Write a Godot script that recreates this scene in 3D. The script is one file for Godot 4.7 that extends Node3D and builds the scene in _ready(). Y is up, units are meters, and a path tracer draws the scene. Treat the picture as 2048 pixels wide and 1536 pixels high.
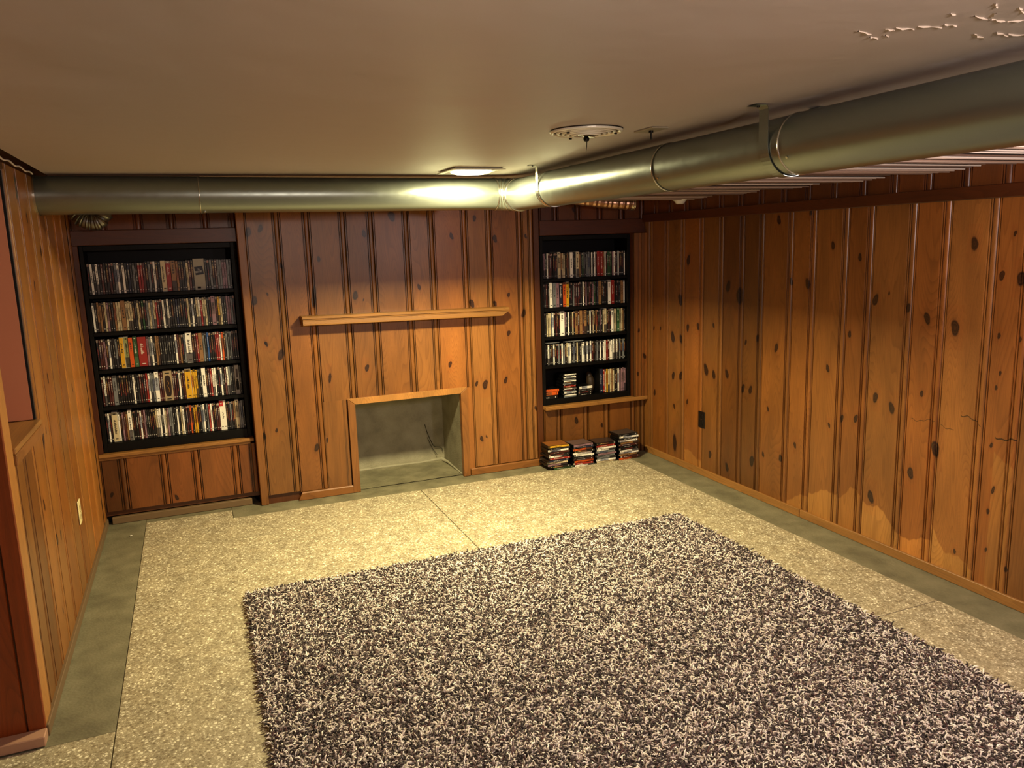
extends Node3D

# ---- room measures (metres, y up; z = 0 is the face of the chimney breast) ----
const H := 2.0
const XL := -0.906
const XR := 2.877
const ZN := -0.06      # face of the niche beside the window wall
const ZR := 0.01       # face of the niche in the far corner
const ZEND := 2.255    # end of the short panelled wall
const ZBACK := 6.4
const XFAR := -3.2
const PPM := 640.0     # texture pixels per metre of wood

var rng := RandomNumberGenerator.new()
var masters: Array[Image] = []
var master_mats: Array = []
var M := {}
var count_of := {}
var spine_mats := {}
var box_meshes := {}

# =====================================================================
func _ready() -> void:
	rng.seed = 4711
	setup_view()
	make_materials()
	build_floor()
	build_ceiling()
	build_walls()
	build_fireplace()
	build_niches()
	build_ducts()
	build_fittings()
	build_rug()
	build_media()

func setup_view() -> void:
	var cam := Camera3D.new()
	cam.name = "camera"
	cam.fov = 52.1
	cam.near = 0.05
	cam.far = 60.0
	cam.position = Vector3(-0.3022, 1.6262, 5.1546)
	cam.basis = Basis.from_euler(Vector3(deg_to_rad(-10.1506), deg_to_rad(-21.9877), deg_to_rad(-1.834)))
	add_child(cam)
	cam.current = true
	var we := WorldEnvironment.new()
	we.name = "world_environment"
	var e := Environment.new()
	e.background_mode = Environment.BG_COLOR
	e.background_color = Color(0, 0, 0)
	e.tonemap_mode = Environment.TONE_MAPPER_LINEAR
	e.tonemap_exposure = 1.05
	e.sdfgi_enabled = true
	e.ssao_enabled = true
	e.ssil_enabled = true
	we.environment = e
	add_child(we)
	# globe lamp behind the camera, out of the frame (the lamp in the frame has its light in its builder)
	globe_lamp("globe_lamp", Vector3(0.6, 1.85, 5.1), 0.085, Color(1.0, 0.92, 0.86), 1.75, "white globe ceiling lamp hanging over the near end of the rug")
	globe_lamp("globe_lamp", Vector3(2.05, 1.745, 4.0), 0.06, Color(1.0, 0.92, 0.92), 1.2, "white globe lamp under the slatted soffit beside the plank wall")

func globe_lamp(called: String, at: Vector3, r: float, col: Color, energy: float, label: String) -> void:
	var t := thing(called, label, "ceiling lamp", at)
	var st := begin()
	var up := (H if at.x < 1.5 else 1.875) - at.y
	lathe(st, [Vector2(0.0, up - 0.03), Vector2(0.05, up - 0.028), Vector2(0.06, up)], 32)
	tube(st, [Vector3(0, r * 0.9, 0), Vector3(0, up - 0.02, 0)], 0.02, 16)
	part("ceiling_rose", st, plain(Color(0.85, 0.84, 0.8), 0.5), t)
	var s2 := begin()
	var prof := []
	for k in 17: prof.append(Vector2(sin(PI * k / 16.0) * r, -cos(PI * k / 16.0) * r))
	lathe(s2, prof, 32)
	var m := plain(col, 0.5)
	m.emission_enabled = true
	m.emission = col
	m.emission_energy_multiplier = 2.0
	part("lamp_globe", s2, m, t)
	var l := OmniLight3D.new()
	l.name = called + "_glow"
	l.light_size = r * 0.9
	l.light_color = col
	l.light_energy = energy
	l.omni_range = 12.0
	l.omni_attenuation = 2.0
	l.shadow_enabled = true
	l.position = at
	add_child(l, true)

# =====================================================================
# names, tags
func numbered(called: String) -> String:
	var n: int = count_of.get(called, 0)
	count_of[called] = n + 1
	return called if n == 0 else "%s_%03d" % [called, n]

func thing(called: String, label: String, category: String, at := Vector3.ZERO, group := "") -> Node3D:
	var o := Node3D.new()
	o.name = numbered(called)
	o.position = at
	add_child(o, true)
	tag(o, label, category, group)
	return o

func tag(o: Node, label: String, category: String, group := "") -> void:
	o.set_meta("label", label)
	o.set_meta("category", category)
	if group != "":
		o.set_meta("group", group)

func part(called: String, st: SurfaceTool, m: Material, parent: Node) -> MeshInstance3D:
	var o := MeshInstance3D.new()
	o.name = called if parent != self else numbered(called)
	o.mesh = st.commit()
	o.material_override = m
	parent.add_child(o, true)
	return o

func part_mesh(called: String, mesh: Mesh, m: Material, parent: Node) -> MeshInstance3D:
	var o := MeshInstance3D.new()
	o.name = called
	o.mesh = mesh
	o.material_override = m
	parent.add_child(o, true)
	return o

func struct(called: String, label: String, st: SurfaceTool, m: Material) -> MeshInstance3D:
	var o := part(called, st, m, self)
	o.set_meta("kind", "structure")
	o.set_meta("label", label)
	o.set_meta("category", called.split("_")[0])
	return o

# =====================================================================
# shapes
func begin() -> SurfaceTool:
	var st := SurfaceTool.new()
	st.begin(Mesh.PRIMITIVE_TRIANGLES)
	return st

func tri(st: SurfaceTool, a: Vector3, b: Vector3, c: Vector3, n: Vector3, ua := Vector2.ZERO, ub := Vector2.ZERO, uc := Vector2.ZERO) -> void:
	var flip := (b - a).cross(c - a).dot(n) > 0.0
	var vs := [[a, ua], [c, uc], [b, ub]] if flip else [[a, ua], [b, ub], [c, uc]]
	for v in vs:
		st.set_normal(n)
		st.set_uv(v[1])
		st.add_vertex(v[0])

func quad(st: SurfaceTool, a: Vector3, b: Vector3, c: Vector3, d: Vector3, n: Vector3, ua := Vector2.ZERO, ub := Vector2.ZERO, uc := Vector2.ZERO, ud := Vector2.ZERO) -> void:
	tri(st, a, b, c, n, ua, ub, uc)
	tri(st, a, c, d, n, ua, uc, ud)

func vtx(st: SurfaceTool, p: Vector3, n: Vector3, uv: Vector2) -> void:
	st.set_normal(n)
	st.set_uv(uv)
	st.add_vertex(p)

# box with chamfered edges; uv runs along the longest side (v) in metres of wood
func cbox(st: SurfaceTool, c: Vector3, s: Vector3, ch := 0.002, xf := Transform3D(), uo := Vector2.ZERO) -> void:
	var h := s * 0.5
	ch = minf(ch, minf(h.x, minf(h.y, h.z)) * 0.9)
	var la := 0
	if s.y >= s.x and s.y >= s.z: la = 1
	elif s.z > s.x: la = 2
	var uvf := func(p: Vector3) -> Vector2:
		var q := p + h
		var along: float = q[la]
		var across: float = q[(la + 1) % 3] + q[(la + 2) % 3]
		return Vector2(across / 0.35, along / 2.1) + uo
	var put := func(pts: Array, n: Vector3) -> void:
		var u := []
		var w := []
		for p in pts:
			u.append(uvf.call(p))
			w.append(xf * (c + p))
		var nn := (xf.basis * n).normalized()
		for k in range(1, pts.size() - 1):
			tri(st, w[0], w[k], w[k + 1], nn, u[0], u[k], u[k + 1])
	for ax in 3:
		var a1 := (ax + 1) % 3
		var a2 := (ax + 2) % 3
		for sg in [-1.0, 1.0]:
			var n := Vector3.ZERO
			n[ax] = sg
			var pts := []
			for q in [[-1.0, -1.0], [1.0, -1.0], [1.0, 1.0], [-1.0, 1.0]]:
				var p := Vector3.ZERO
				p[ax] = sg * h[ax]
				p[a1] = q[0] * (h[a1] - ch)
				p[a2] = q[1] * (h[a2] - ch)
				pts.append(p)
			put.call(pts, n)
			for sg2 in [-1.0, 1.0]:
				var n2 := Vector3.ZERO
				n2[ax] = sg
				n2[a1] = sg2
				var e := []
				for q in [[0, -1.0], [1, -1.0], [1, 1.0], [0, 1.0]]:
					var p := Vector3.ZERO
					p[ax] = sg * (h[ax] - (ch if q[0] == 1 else 0.0))
					p[a1] = sg2 * (h[a1] - (0.0 if q[0] == 1 else ch))
					p[a2] = q[1] * (h[a2] - ch)
					e.append(p)
				put.call(e, n2.normalized())
	for sx in [-1.0, 1.0]:
		for sy in [-1.0, 1.0]:
			for sz in [-1.0, 1.0]:
				var n := Vector3(sx, sy, sz)
				put.call([Vector3(sx * h.x, sy * (h.y - ch), sz * (h.z - ch)), Vector3(sx * (h.x - ch), sy * h.y, sz * (h.z - ch)), Vector3(sx * (h.x - ch), sy * (h.y - ch), sz * h.z)], n.normalized())

func bb(st: SurfaceTool, lo: Vector3, hi: Vector3, ch := 0.0015, uo := Vector2.ZERO) -> void:
	cbox(st, (lo + hi) * 0.5, hi - lo, ch, Transform3D(), uo)

# round tube along a path; rad may be a number or an array of radii
func tube(st: SurfaceTool, pts: Array, rad, seg := 12, caps := true, vscale := 1.0) -> void:
	var n := pts.size()
	var fr := []
	var up := Vector3.UP
	var t0: Vector3 = (pts[1] - pts[0]).normalized()
	if absf(t0.dot(up)) > 0.95: up = Vector3.RIGHT
	var side := t0.cross(up).normalized()
	var length := 0.0
	for i in n:
		var t: Vector3
		if i == 0: t = t0
		elif i == n - 1: t = (pts[i] - pts[i - 1]).normalized()
		else: t = ((pts[i] - pts[i - 1]).normalized() + (pts[i + 1] - pts[i]).normalized()).normalized()
		side = (side - t * side.dot(t)).normalized()
		var u2 := side.cross(t).normalized()
		if i > 0: length += (pts[i] - pts[i - 1]).length()
		var r: float = rad[i] if rad is Array else rad
		fr.append([pts[i], side, u2, r, length, t])
	for i in n - 1:
		var A: Array = fr[i]
		var B: Array = fr[i + 1]
		var dl: float = maxf(B[4] - A[4], 1e-6)
		var slope: float = -(B[3] - A[3]) / dl
		for k in seg:
			var ring := []
			for q in [[A, k], [A, k + 1], [B, k + 1], [B, k]]:
				var F: Array = q[0]
				var an: float = TAU * q[1] / seg
				var dir: Vector3 = F[1] * cos(an) + F[2] * sin(an)
				ring.append([F[0] + dir * F[3], (dir + F[5] * slope).normalized(), Vector2(float(q[1]) / seg, F[4] * vscale)])
			for q in [0, 1, 2, 0, 2, 3]:
				vtx(st, ring[q][0], ring[q][1], ring[q][2])
	if caps:
		for e in [0, n - 1]:
			var F: Array = fr[e]
			var nn: Vector3 = -F[5] if e == 0 else F[5]
			for k in seg:
				var a1 := TAU * k / seg
				var a2 := TAU * (k + 1) / seg
				tri(st, F[0], F[0] + (F[1] * cos(a1) + F[2] * sin(a1)) * F[3], F[0] + (F[1] * cos(a2) + F[2] * sin(a2)) * F[3], nn)

# turned shape about the y axis: profile of (radius, y)
func lathe(st: SurfaceTool, prof: Array, seg := 40, at := Vector3.ZERO) -> void:
	for i in prof.size() - 1:
		var p: Vector2 = prof[i]
		var q: Vector2 = prof[i + 1]
		var d := (q - p)
		if d.length() < 1e-6: continue
		var nr := Vector2(-d.y, d.x).normalized()
		for k in seg:
			var a := TAU * k / seg
			var b := TAU * (k + 1) / seg
			var ca := Vector3(cos(a), 0, sin(a))
			var cb := Vector3(cos(b), 0, sin(b))
			var n := (ca + cb).normalized() * nr.x + Vector3.UP * nr.y
			var w := [at + ca * p.x + Vector3.UP * p.y, at + cb * p.x + Vector3.UP * p.y, at + cb * q.x + Vector3.UP * q.y, at + ca * q.x + Vector3.UP * q.y]
			quad(st, w[0], w[1], w[2], w[3], n)

# a profile of (d, y) swept along x from x0 to x1, ends mitred by inset[i]
func moulding(st: SurfaceTool, x0: float, x1: float, prof: Array, inset: Array, lift := 0.0, inset_r: Array = []) -> void:
	if inset_r.is_empty(): inset_r = inset
	var n := prof.size()
	for i in n:
		var j := (i + 1) % n
		var p: Vector2 = prof[i]
		var q: Vector2 = prof[j]
		var d := q - p
		var nr := Vector2(d.y, -d.x).normalized()
		var nn := Vector3(0, nr.y, nr.x)
		var a := Vector3(x0 + inset[i], p.y, p.x)
		var b := Vector3(x1 - inset_r[i], p.y + lift, p.x)
		var c := Vector3(x1 - inset_r[j], q.y + lift, q.x)
		var e := Vector3(x0 + inset[j], q.y, q.x)
		var L := (x1 - x0) / 2.1
		quad(st, a, b, c, e, nn, Vector2(i * 0.07, 0), Vector2(i * 0.07, L), Vector2(j * 0.07 + 0.03, L), Vector2(j * 0.07 + 0.03, 0))
	for k in range(1, n - 1):
		tri(st, Vector3(x0 + inset[0], prof[0].y, prof[0].x), Vector3(x0 + inset[k], prof[k].y, prof[k].x), Vector3(x0 + inset[k + 1], prof[k + 1].y, prof[k + 1].x), Vector3.LEFT, Vector2(0.1, 0.1), Vector2(0.12, 0.12), Vector2(0.1, 0.13))
		tri(st, Vector3(x1 - inset_r[0], prof[0].y + lift, prof[0].x), Vector3(x1 - inset_r[k], prof[k].y + lift, prof[k].x), Vector3(x1 - inset_r[k + 1], prof[k + 1].y + lift, prof[k + 1].x), Vector3.RIGHT, Vector2(0.1, 0.1), Vector2(0.12, 0.12), Vector2(0.1, 0.13))

# =====================================================================
# materials
func plain(c: Color, rough := 0.6, metal := 0.0) -> StandardMaterial3D:
	var m := StandardMaterial3D.new()
	m.albedo_color = c
	m.roughness = rough
	m.metallic = metal
	return m

func noise(sd: int, freq := 1.0, oct := 2, kind := FastNoiseLite.TYPE_SIMPLEX_SMOOTH) -> FastNoiseLite:
	var n := FastNoiseLite.new()
	n.seed = sd
	n.noise_type = kind
	n.frequency = freq
	n.fractal_octaves = oct
	return n

func make_materials() -> void:
	wood_masters()
	M.black = plain(Color(0.014, 0.013, 0.013), 0.5)
	M.black.metallic_specular = 0.3
	M.case = plain(Color(0.02, 0.02, 0.023), 0.35)
	M.white_case = plain(Color(0.75, 0.74, 0.7), 0.35)
	M.screw = plain(Color(0.08, 0.07, 0.06), 0.4, 0.7)
	M.dark = plain(Color(0.05, 0.04, 0.035), 0.9)
	# galvanised sheet
	var g := plain(Color(0.52, 0.55, 0.52), 0.33, 0.88)
	var gi := bytes_image(512, 512, noise(21, 0.06, 3, FastNoiseLite.TYPE_CELLULAR), noise(22, 0.012, 3), 0.55, 0.07, 0.12)
	g.roughness_texture = ImageTexture.create_from_image(gi)
	g.roughness_texture_channel = BaseMaterial3D.TEXTURE_CHANNEL_RED
	g.roughness = 0.58
	g.uv1_triplanar = true
	g.uv1_world_triplanar = true
	g.uv1_scale = Vector3(2.2, 2.2, 2.2)
	M.galv = g
	M.galv_edge = plain(Color(0.78, 0.78, 0.74), 0.22, 1.0)
	M.foil = plain(Color(0.5, 0.5, 0.48), 0.32, 1.0)
	# plaster ceiling
	var c := plain(Color(0.76, 0.72, 0.70), 0.42)
	c.metallic_specular = 0.4
	c.heightmap_enabled = true
	c.heightmap_texture = ImageTexture.create_from_image(bytes_image(512, 512, noise(31, 0.004, 2), noise(32, 0.02, 3), 0.5, 0.4, 0.1))
	c.heightmap_scale = 1.2
	c.uv1_triplanar = true
	c.uv1_world_triplanar = true
	c.uv1_scale = Vector3(0.5, 0.5, 0.5)
	M.ceiling = c
	M.soffit = plain(Color(0.78, 0.73, 0.68), 0.55)
	M.concrete = speckled(41, Color(0.43, 0.41, 0.315), Color(0.35, 0.33, 0.25), Color(0.50, 0.475, 0.375), 0.5)
	M.firebox = speckled(43, Color(0.56, 0.54, 0.45), Color(0.47, 0.45, 0.37), Color(0.62, 0.6, 0.51), 0.4)
	M.terrazzo = terrazzo()
	M.kick = plain(Color(0.42, 0.33, 0.22), 0.6)

# grey image from two noises
func bytes_image(w: int, h: int, a: FastNoiseLite, b: FastNoiseLite, base: float, ka: float, kb: float) -> Image:
	var ia := a.get_seamless_image(w, h)
	var ib := b.get_seamless_image(w, h)
	var da := ia.get_data()
	var db := ib.get_data()
	var out := PackedByteArray()
	out.resize(w * h)
	for i in w * h:
		out[i] = clampi(int(255.0 * (base + ka * (da[i] / 255.0 - 0.5) + kb * (db[i] / 255.0 - 0.5))), 0, 255)
	return Image.create_from_data(w, h, false, Image.FORMAT_L8, out)

func speckled(sd: int, mid: Color, low: Color, high: Color, strength: float) -> StandardMaterial3D:
	var w := 512
	var da := noise(sd, 0.012, 4).get_seamless_image(w, w).get_data()
	var db := noise(sd + 1, 0.15, 2).get_seamless_image(w, w).get_data()
	var out := PackedByteArray()
	out.resize(w * w * 3)
	for i in w * w:
		var t: float = clampf((da[i] / 255.0 - 0.5) * 1.6 + (db[i] / 255.0 - 0.5) * strength, -1.0, 1.0)
		var c := mid.lerp(high, t) if t > 0.0 else mid.lerp(low, -t)
		out[i * 3] = int(c.r * 255.0)
		out[i * 3 + 1] = int(c.g * 255.0)
		out[i * 3 + 2] = int(c.b * 255.0)
	var m := plain(Color.WHITE, 0.7)
	m.albedo_texture = ImageTexture.create_from_image(Image.create_from_data(w, w, false, Image.FORMAT_RGB8, out))
	m.uv1_triplanar = true
	m.uv1_world_triplanar = true
	m.uv1_scale = Vector3(0.9, 0.9, 0.9)
	m.heightmap_enabled = true
	m.heightmap_texture = ImageTexture.create_from_image(Image.create_from_data(w, w, false, Image.FORMAT_L8, db))
	m.heightmap_scale = 0.12
	return m

func terrazzo() -> StandardMaterial3D:
	var w := 1024
	var chips := []
	for q in [[51, 0.075], [57, 0.14]]:
		for kind in [FastNoiseLite.RETURN_CELL_VALUE, FastNoiseLite.RETURN_DISTANCE2_SUB]:
			var nn := noise(q[0], q[1], 1, FastNoiseLite.TYPE_CELLULAR)
			nn.cellular_return_type = kind
			nn.cellular_jitter = 1.0
			nn.domain_warp_enabled = true
			nn.domain_warp_amplitude = 9.0
			nn.domain_warp_frequency = 0.06
			chips.append(nn.get_seamless_image(w, w, false, false, 0.08).get_data())
	var big := noise(53, 0.006, 3).get_seamless_image(w, w).get_data()
	var fine := noise(54, 0.22, 2).get_seamless_image(w, w).get_data()
	var out := PackedByteArray()
	out.resize(w * w * 3)
	var hh := PackedByteArray()
	hh.resize(w * w)
	var ground := Color(0.62, 0.575, 0.465)
	var pale := Color(0.92, 0.89, 0.78)
	var dark := Color(0.40, 0.345, 0.25)
	var c1: PackedByteArray = chips[0]
	var d1: PackedByteArray = chips[1]
	var c2: PackedByteArray = chips[2]
	var d2: PackedByteArray = chips[3]
	for i in w * w:
		var e1: float = clampf((d1[i] / 255.0 - 0.16) * 4.0, 0.0, 1.0)
		var e2: float = clampf((d2[i] / 255.0 - 0.12) * 4.0, 0.0, 1.0)
		var v := (big[i] / 255.0 - 0.5) * 0.5 + (fine[i] / 255.0 - 0.5) * 0.7
		var t := 0.0
		if c1[i] > 165: t = e1 * clampf((c1[i] - 150) / 60.0, 0.0, 1.0)
		elif c1[i] < 60: t = -e1 * 0.6
		elif c2[i] > 150: t = e2 * clampf((c2[i] - 130) / 90.0, 0.0, 1.0) * 0.8
		elif c2[i] < 75: t = -e2 * 0.6
		var col := ground.lerp(pale, t) if t > 0.0 else ground.lerp(dark, -t)
		var k := 1.0 + v * 0.4
		out[i * 3] = clampi(int(col.r * k * 255.0), 0, 255)
		out[i * 3 + 1] = clampi(int(col.g * k * 255.0), 0, 255)
		out[i * 3 + 2] = clampi(int(col.b * k * 255.0), 0, 255)
		hh[i] = clampi(int(110.0 + maxf(t, 0.0) * 45.0 + v * 100.0), 0, 255)
	var m := plain(Color.WHITE, 0.5)
	m.albedo_texture = ImageTexture.create_from_image(Image.create_from_data(w, w, false, Image.FORMAT_RGB8, out))
	m.heightmap_enabled = true
	m.heightmap_texture = ImageTexture.create_from_image(Image.create_from_data(w, w, false, Image.FORMAT_L8, hh))
	m.heightmap_scale = 0.25
	m.uv1_triplanar = true
	m.uv1_world_triplanar = true
	m.uv1_scale = Vector3(1.08, 1.08, 1.08)
	return m

func wood_masters() -> void:
	var w := 224
	var h := 1344
	for k in 5:
		var n1 := noise(100 + k, 1.0, 2)
		var n2 := noise(120 + k, 1.0, 1)
		var n3 := noise(140 + k, 1.0, 2)
		var out := PackedByteArray()
		out.resize(w * h * 3)
		var flow := 8.0 + 5.0 * (k % 3)
		var tone: float = [1.0, 0.93, 1.05, 0.9, 1.0][k]
		var i := 0
		for y in h:
			var ym := y / PPM
			for x in w:
				var xm := x / PPM
				var a := n1.get_noise_2d(xm * 4.5, ym * 0.55)
				var ring := a * flow + xm * 9.0
				var f := ring - floorf(ring)
				var band := f * f * f * (1.0 if f < 0.93 else (1.0 - f) * 14.0)
				var fine := n2.get_noise_2d(xm * 260.0, ym * 7.0)
				var mott := n3.get_noise_2d(xm * 7.0 + 9.0, ym * 1.6)
				var v := tone * (1.0 + fine * 0.05 + mott * 0.10)
				var t := band * 0.42
				out[i] = clampi(int(255.0 * v * lerpf(0.64, 0.44, t)), 0, 255)
				out[i + 1] = clampi(int(255.0 * v * lerpf(0.435, 0.275, t)), 0, 255)
				out[i + 2] = clampi(int(255.0 * v * lerpf(0.215, 0.12, t)), 0, 255)
				i += 3
		masters.append(Image.create_from_data(w, h, false, Image.FORMAT_RGB8, out))
		var m := plain(Color.WHITE, 0.36)
		m.albedo_texture = ImageTexture.create_from_image(masters[k])
		master_mats.append(m)
	for q in [["trim", Color(0.80, 0.76, 0.74), 0], ["trim_light", Color(1.0, 1.0, 1.0), 2], ["trim_dark", Color(0.55, 0.45, 0.42), 1], ["trim_red_shaded", Color(0.52, 0.38, 0.33), 3], ["sill", Color(0.88, 0.90, 0.92), 0], ["mantel", Color(0.82, 0.84, 0.82), 2]]:  # the red trim is darkened to carry the shade under the ceiling
		var m := plain(q[1], 0.4)
		m.albedo_texture = ImageTexture.create_from_image(masters[q[2]]) if false else master_mats[q[2]].albedo_texture
		M[q[0]] = m

# picture of one board with its knots; knots are [u from the board's edge, y, radius, stretch]
func board_material(width: float, y_top: float, height: float, knots: Array, tint: Color, sd: int, marks := []) -> StandardMaterial3D:
	var w := int(ceil(width * PPM))
	var h := int(ceil(height * PPM))
	var src: Image = masters[sd % 5]
	var im := Image.create(w, h, false, Image.FORMAT_RGB8)
	var ox := (sd * 37) % maxi(1, 224 - w)
	var oy := (sd * 61) % maxi(1, 1344 - h)
	im.blit_rect(src, Rect2i(ox, oy, w, h), Vector2i.ZERO)
	if sd % 2 == 1: im.flip_y()
	var d := im.get_data()
	# stain and painted-in shade darken the routed grooves along the edges
	for y in h:
		for q in [[0, 0.5], [1, 0.7], [5, 0.6], [6, 0.55], [7, 0.75], [w - 1, 0.5], [w - 2, 0.66], [w - 18, 0.75], [w - 19, 0.55], [w - 20, 0.66], [w - 24, 0.72], [w - 25, 0.55], [w - 26, 0.66]]:
			var x: int = q[0]
			if x < 0 or x >= w: continue
			for c in 3:
				var at := (y * w + x) * 3 + c
				d[at] = int(d[at] * q[1])
	for mk in marks:      # worn patches: [u0, u1, y_at_u0, y_at_u1, how much paler] fill below the line; thin scratches: [u0, u1, y0, y1, factor, thickness]
		for x in range(maxi(0, int(mk[0] * PPM)), mini(w, int(mk[1] * PPM))):
			var t: float = (x / PPM - mk[0]) / maxf(mk[1] - mk[0], 1e-4)
			var yy: float = lerpf(mk[2], mk[3], t) + 0.003 * sin(x * 0.23 + sd) + 0.012 * sin(x * 0.055 + sd * 2.0)
			var py := int((y_top - yy) * PPM)
			var pe := h
			if mk.size() > 5: pe = mini(h, py + int(mk[5] * PPM) + 1)
			for y in range(maxi(0, py), pe):
				for c in 3:
					var at := (y * w + x) * 3 + c
					var fac: float = mk[4] if mk.size() > 5 else lerpf(1.0, mk[4] + 0.10 * c, minf(1.0, (y - py) / 5.0))
					d[at] = clampi(int(d[at] * fac), 0, 255)
	for kn in knots:
		var cx: float = kn[0] * PPM
		var cy: float = (y_top - kn[1]) * PPM
		var rx: float = maxf(kn[2] * PPM * 0.62, 1.6)
		var ry: float = maxf(kn[2] * PPM * kn[3] * 0.9, 2.0)
		var tilt: float = 0.25 * sin(kn[1] * 40.0)
		var ph: float = kn[1] * 31.0
		for y in range(maxi(0, int(cy - ry * 3.4)), mini(h, int(cy + ry * 3.4))):
			for x in range(maxi(0, int(cx - rx * 2.6)), mini(w, int(cx + rx * 2.6))):
				var dx := (x - cx) + tilt * (y - cy)
				var dy := y - cy
				var r := sqrt(dx * dx / (rx * rx) + dy * dy / (ry * ry))
				r *= 1.0 + 0.08 * sin(atan2(dy, dx) * 3.0 + ph)
				var rh := sqrt(dx * dx / (rx * rx * 3.0) + dy * dy / (ry * ry * 7.0))
				var at := (y * w + x) * 3
				var k := 1.0
				if r < 1.0:
					k = 0.42 + 0.08 * sin(r * 11.0 + ph) - 0.14 * smoothstep(0.72, 0.95, r)
				elif r < 1.3:
					k = lerpf(0.4, 0.86, (r - 1.0) / 0.3)
				else:
					var halo := clampf(1.0 - rh, 0.0, 1.0)
					k = 1.0 - halo * (0.10 + 0.10 * (0.5 + 0.5 * sin(r * 7.0 + ph)))
				d[at] = clampi(int(d[at] * k), 0, 255)
				d[at + 1] = clampi(int(d[at + 1] * (k * (0.92 if r < 1.3 else 0.98))), 0, 255)
				d[at + 2] = clampi(int(d[at + 2] * (k * (1.05 if r < 1.0 else 0.97))), 0, 255)
	var m := plain(tint, 0.36)
	m.albedo_texture = ImageTexture.create_from_image(Image.create_from_data(w, h, false, Image.FORMAT_RGB8, d))
	m.texture_repeat = false
	return m

# =====================================================================
# boards: side 0 = facing +z (u = x), 1 = right wall facing -x (u = z), 2 = left wall facing +x (u = z)
func wall_point(side: int, plane: float, u: float, y: float, d: float) -> Vector3:
	if side == 0: return Vector3(u, y, plane + d)
	if side == 1: return Vector3(plane - d, y, u)
	return Vector3(plane + d, y, u)

const MOULD_L := [[0.0, -0.009], [0.0012, -0.007], [0.003, -0.001], [0.0065, -0.001], [0.0085, -0.008], [0.0115, -0.008], [0.0135, 0.0]]
const MOULD_R := [[0.043, 0.0], [0.0405, -0.008], [0.0375, -0.008], [0.0355, -0.001], [0.0325, -0.001], [0.0305, -0.008], [0.0275, -0.008], [0.025, -0.001], [0.021, 0.001], [0.015, 0.0018], [0.009, 0.0012], [0.005, -0.001], [0.0012, -0.006], [0.0, -0.009]]

func board(parent: Node, called: String, side: int, plane: float, a: float, b: float, y0: float, y1: float, m: Material, tex_h: float, tex_top: float, mould := true, thick := 0.018) -> MeshInstance3D:
	var w := b - a
	var prof := []
	if mould and w > 0.075:
		for q in MOULD_L: prof.append(Vector2(q[0], q[1]))
		for q in MOULD_R: prof.append(Vector2(w - q[0], q[1]))
	else:
		prof = [Vector2(0.0005, -0.004), Vector2(0.003, 0.0), Vector2(w - 0.003, 0.0), Vector2(w - 0.0005, -0.004)]
	prof.insert(0, Vector2(prof[0].x, -thick))
	prof.append(Vector2(prof[-1].x, -thick))
	var st := begin()
	var tw := ceilf(w * PPM) / PPM
	var v0 := (tex_top - y1) / tex_h
	var v1 := (tex_top - y0) / tex_h
	for i in prof.size():
		var p: Vector2 = prof[i]
		var q: Vector2 = prof[(i + 1) % prof.size()]
		var dd := q - p
		var nr := Vector2(-dd.y, dd.x).normalized()   # (u, d)
		var n := wall_point(side, 0.0, nr.x, 0.0, nr.y)
		quad(st, wall_point(side, plane, a + p.x, y0, p.y), wall_point(side, plane, a + q.x, y0, q.y), wall_point(side, plane, a + q.x, y1, q.y), wall_point(side, plane, a + p.x, y1, p.y), n,
			Vector2(p.x / tw, v1), Vector2(q.x / tw, v1), Vector2(q.x / tw, v0), Vector2(p.x / tw, v0))
	for yy in [[y0, Vector3.DOWN], [y1, Vector3.UP]]:
		quad(st, wall_point(side, plane, a, yy[0], -thick), wall_point(side, plane, b, yy[0], -thick), wall_point(side, plane, b, yy[0], -0.002), wall_point(side, plane, a, yy[0], -0.002), yy[1], Vector2(0.1, 0.1), Vector2(0.2, 0.1), Vector2(0.2, 0.11), Vector2(0.1, 0.11))
	return part(called, st, m, parent)

func tint_for(k: int, base := Color(1, 1, 1)) -> Color:
	var t := 0.5 + 0.5 * sin(k * 12.9898 + 1.3)
	var r := 0.5 + 0.5 * sin(k * 78.233)
	var v := 0.80 + 0.20 * t
	return Color(base.r * v, base.g * v * (0.94 + 0.06 * r), base.b * v * (0.88 + 0.12 * r))

# a row of boards between the joints; knots are [u, y, r]
func plank_row(parent: Node, side: int, plane: float, joints: Array, y0: float, y1: float, knots: Array, sd: int, base := Color(1, 1, 1), marks := [], custom := true, dark_ones := {}) -> void:
	for i in joints.size() - 1:
		var a: float = joints[i]
		var b: float = joints[i + 1]
		var mine := []
		for kn in knots:
			if kn[0] > a - 0.01 and kn[0] < b + 0.01 and kn[1] > y0 - 0.02 and kn[1] < y1 + 0.02:
				mine.append([kn[0] - a, kn[1], kn[2], kn[3] if kn.size() > 3 else 1.25])
		var mk := []
		for q in marks:
			if q[1] > a and q[0] < b:
				var u0: float = maxf(q[0], a)
				var u1: float = minf(q[1], b)
				var sl: float = (q[3] - q[2]) / (q[1] - q[0])
				var e := [u0 - a, u1 - a, q[2] + sl * (u0 - q[0]), q[2] + sl * (u1 - q[0]), q[4]]
				if q.size() > 5: e.append(q[5])
				mk.append(e)
		var tint := tint_for(sd + i, base)
		if dark_ones.has(i): tint = tint * dark_ones[i]
		if custom:
			board(parent, "plank", side, plane, a, b, y0, y1, board_material(b - a, y1, y1 - y0, mine, tint, sd + i * 3, mk), y1 - y0, y1)
		else:
			var m: StandardMaterial3D = master_mats[(sd + i) % 5].duplicate()
			m.albedo_color = tint
			board(parent, "plank", side, plane, a, b, y0, y1, m, 2.1, 2.1)

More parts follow.
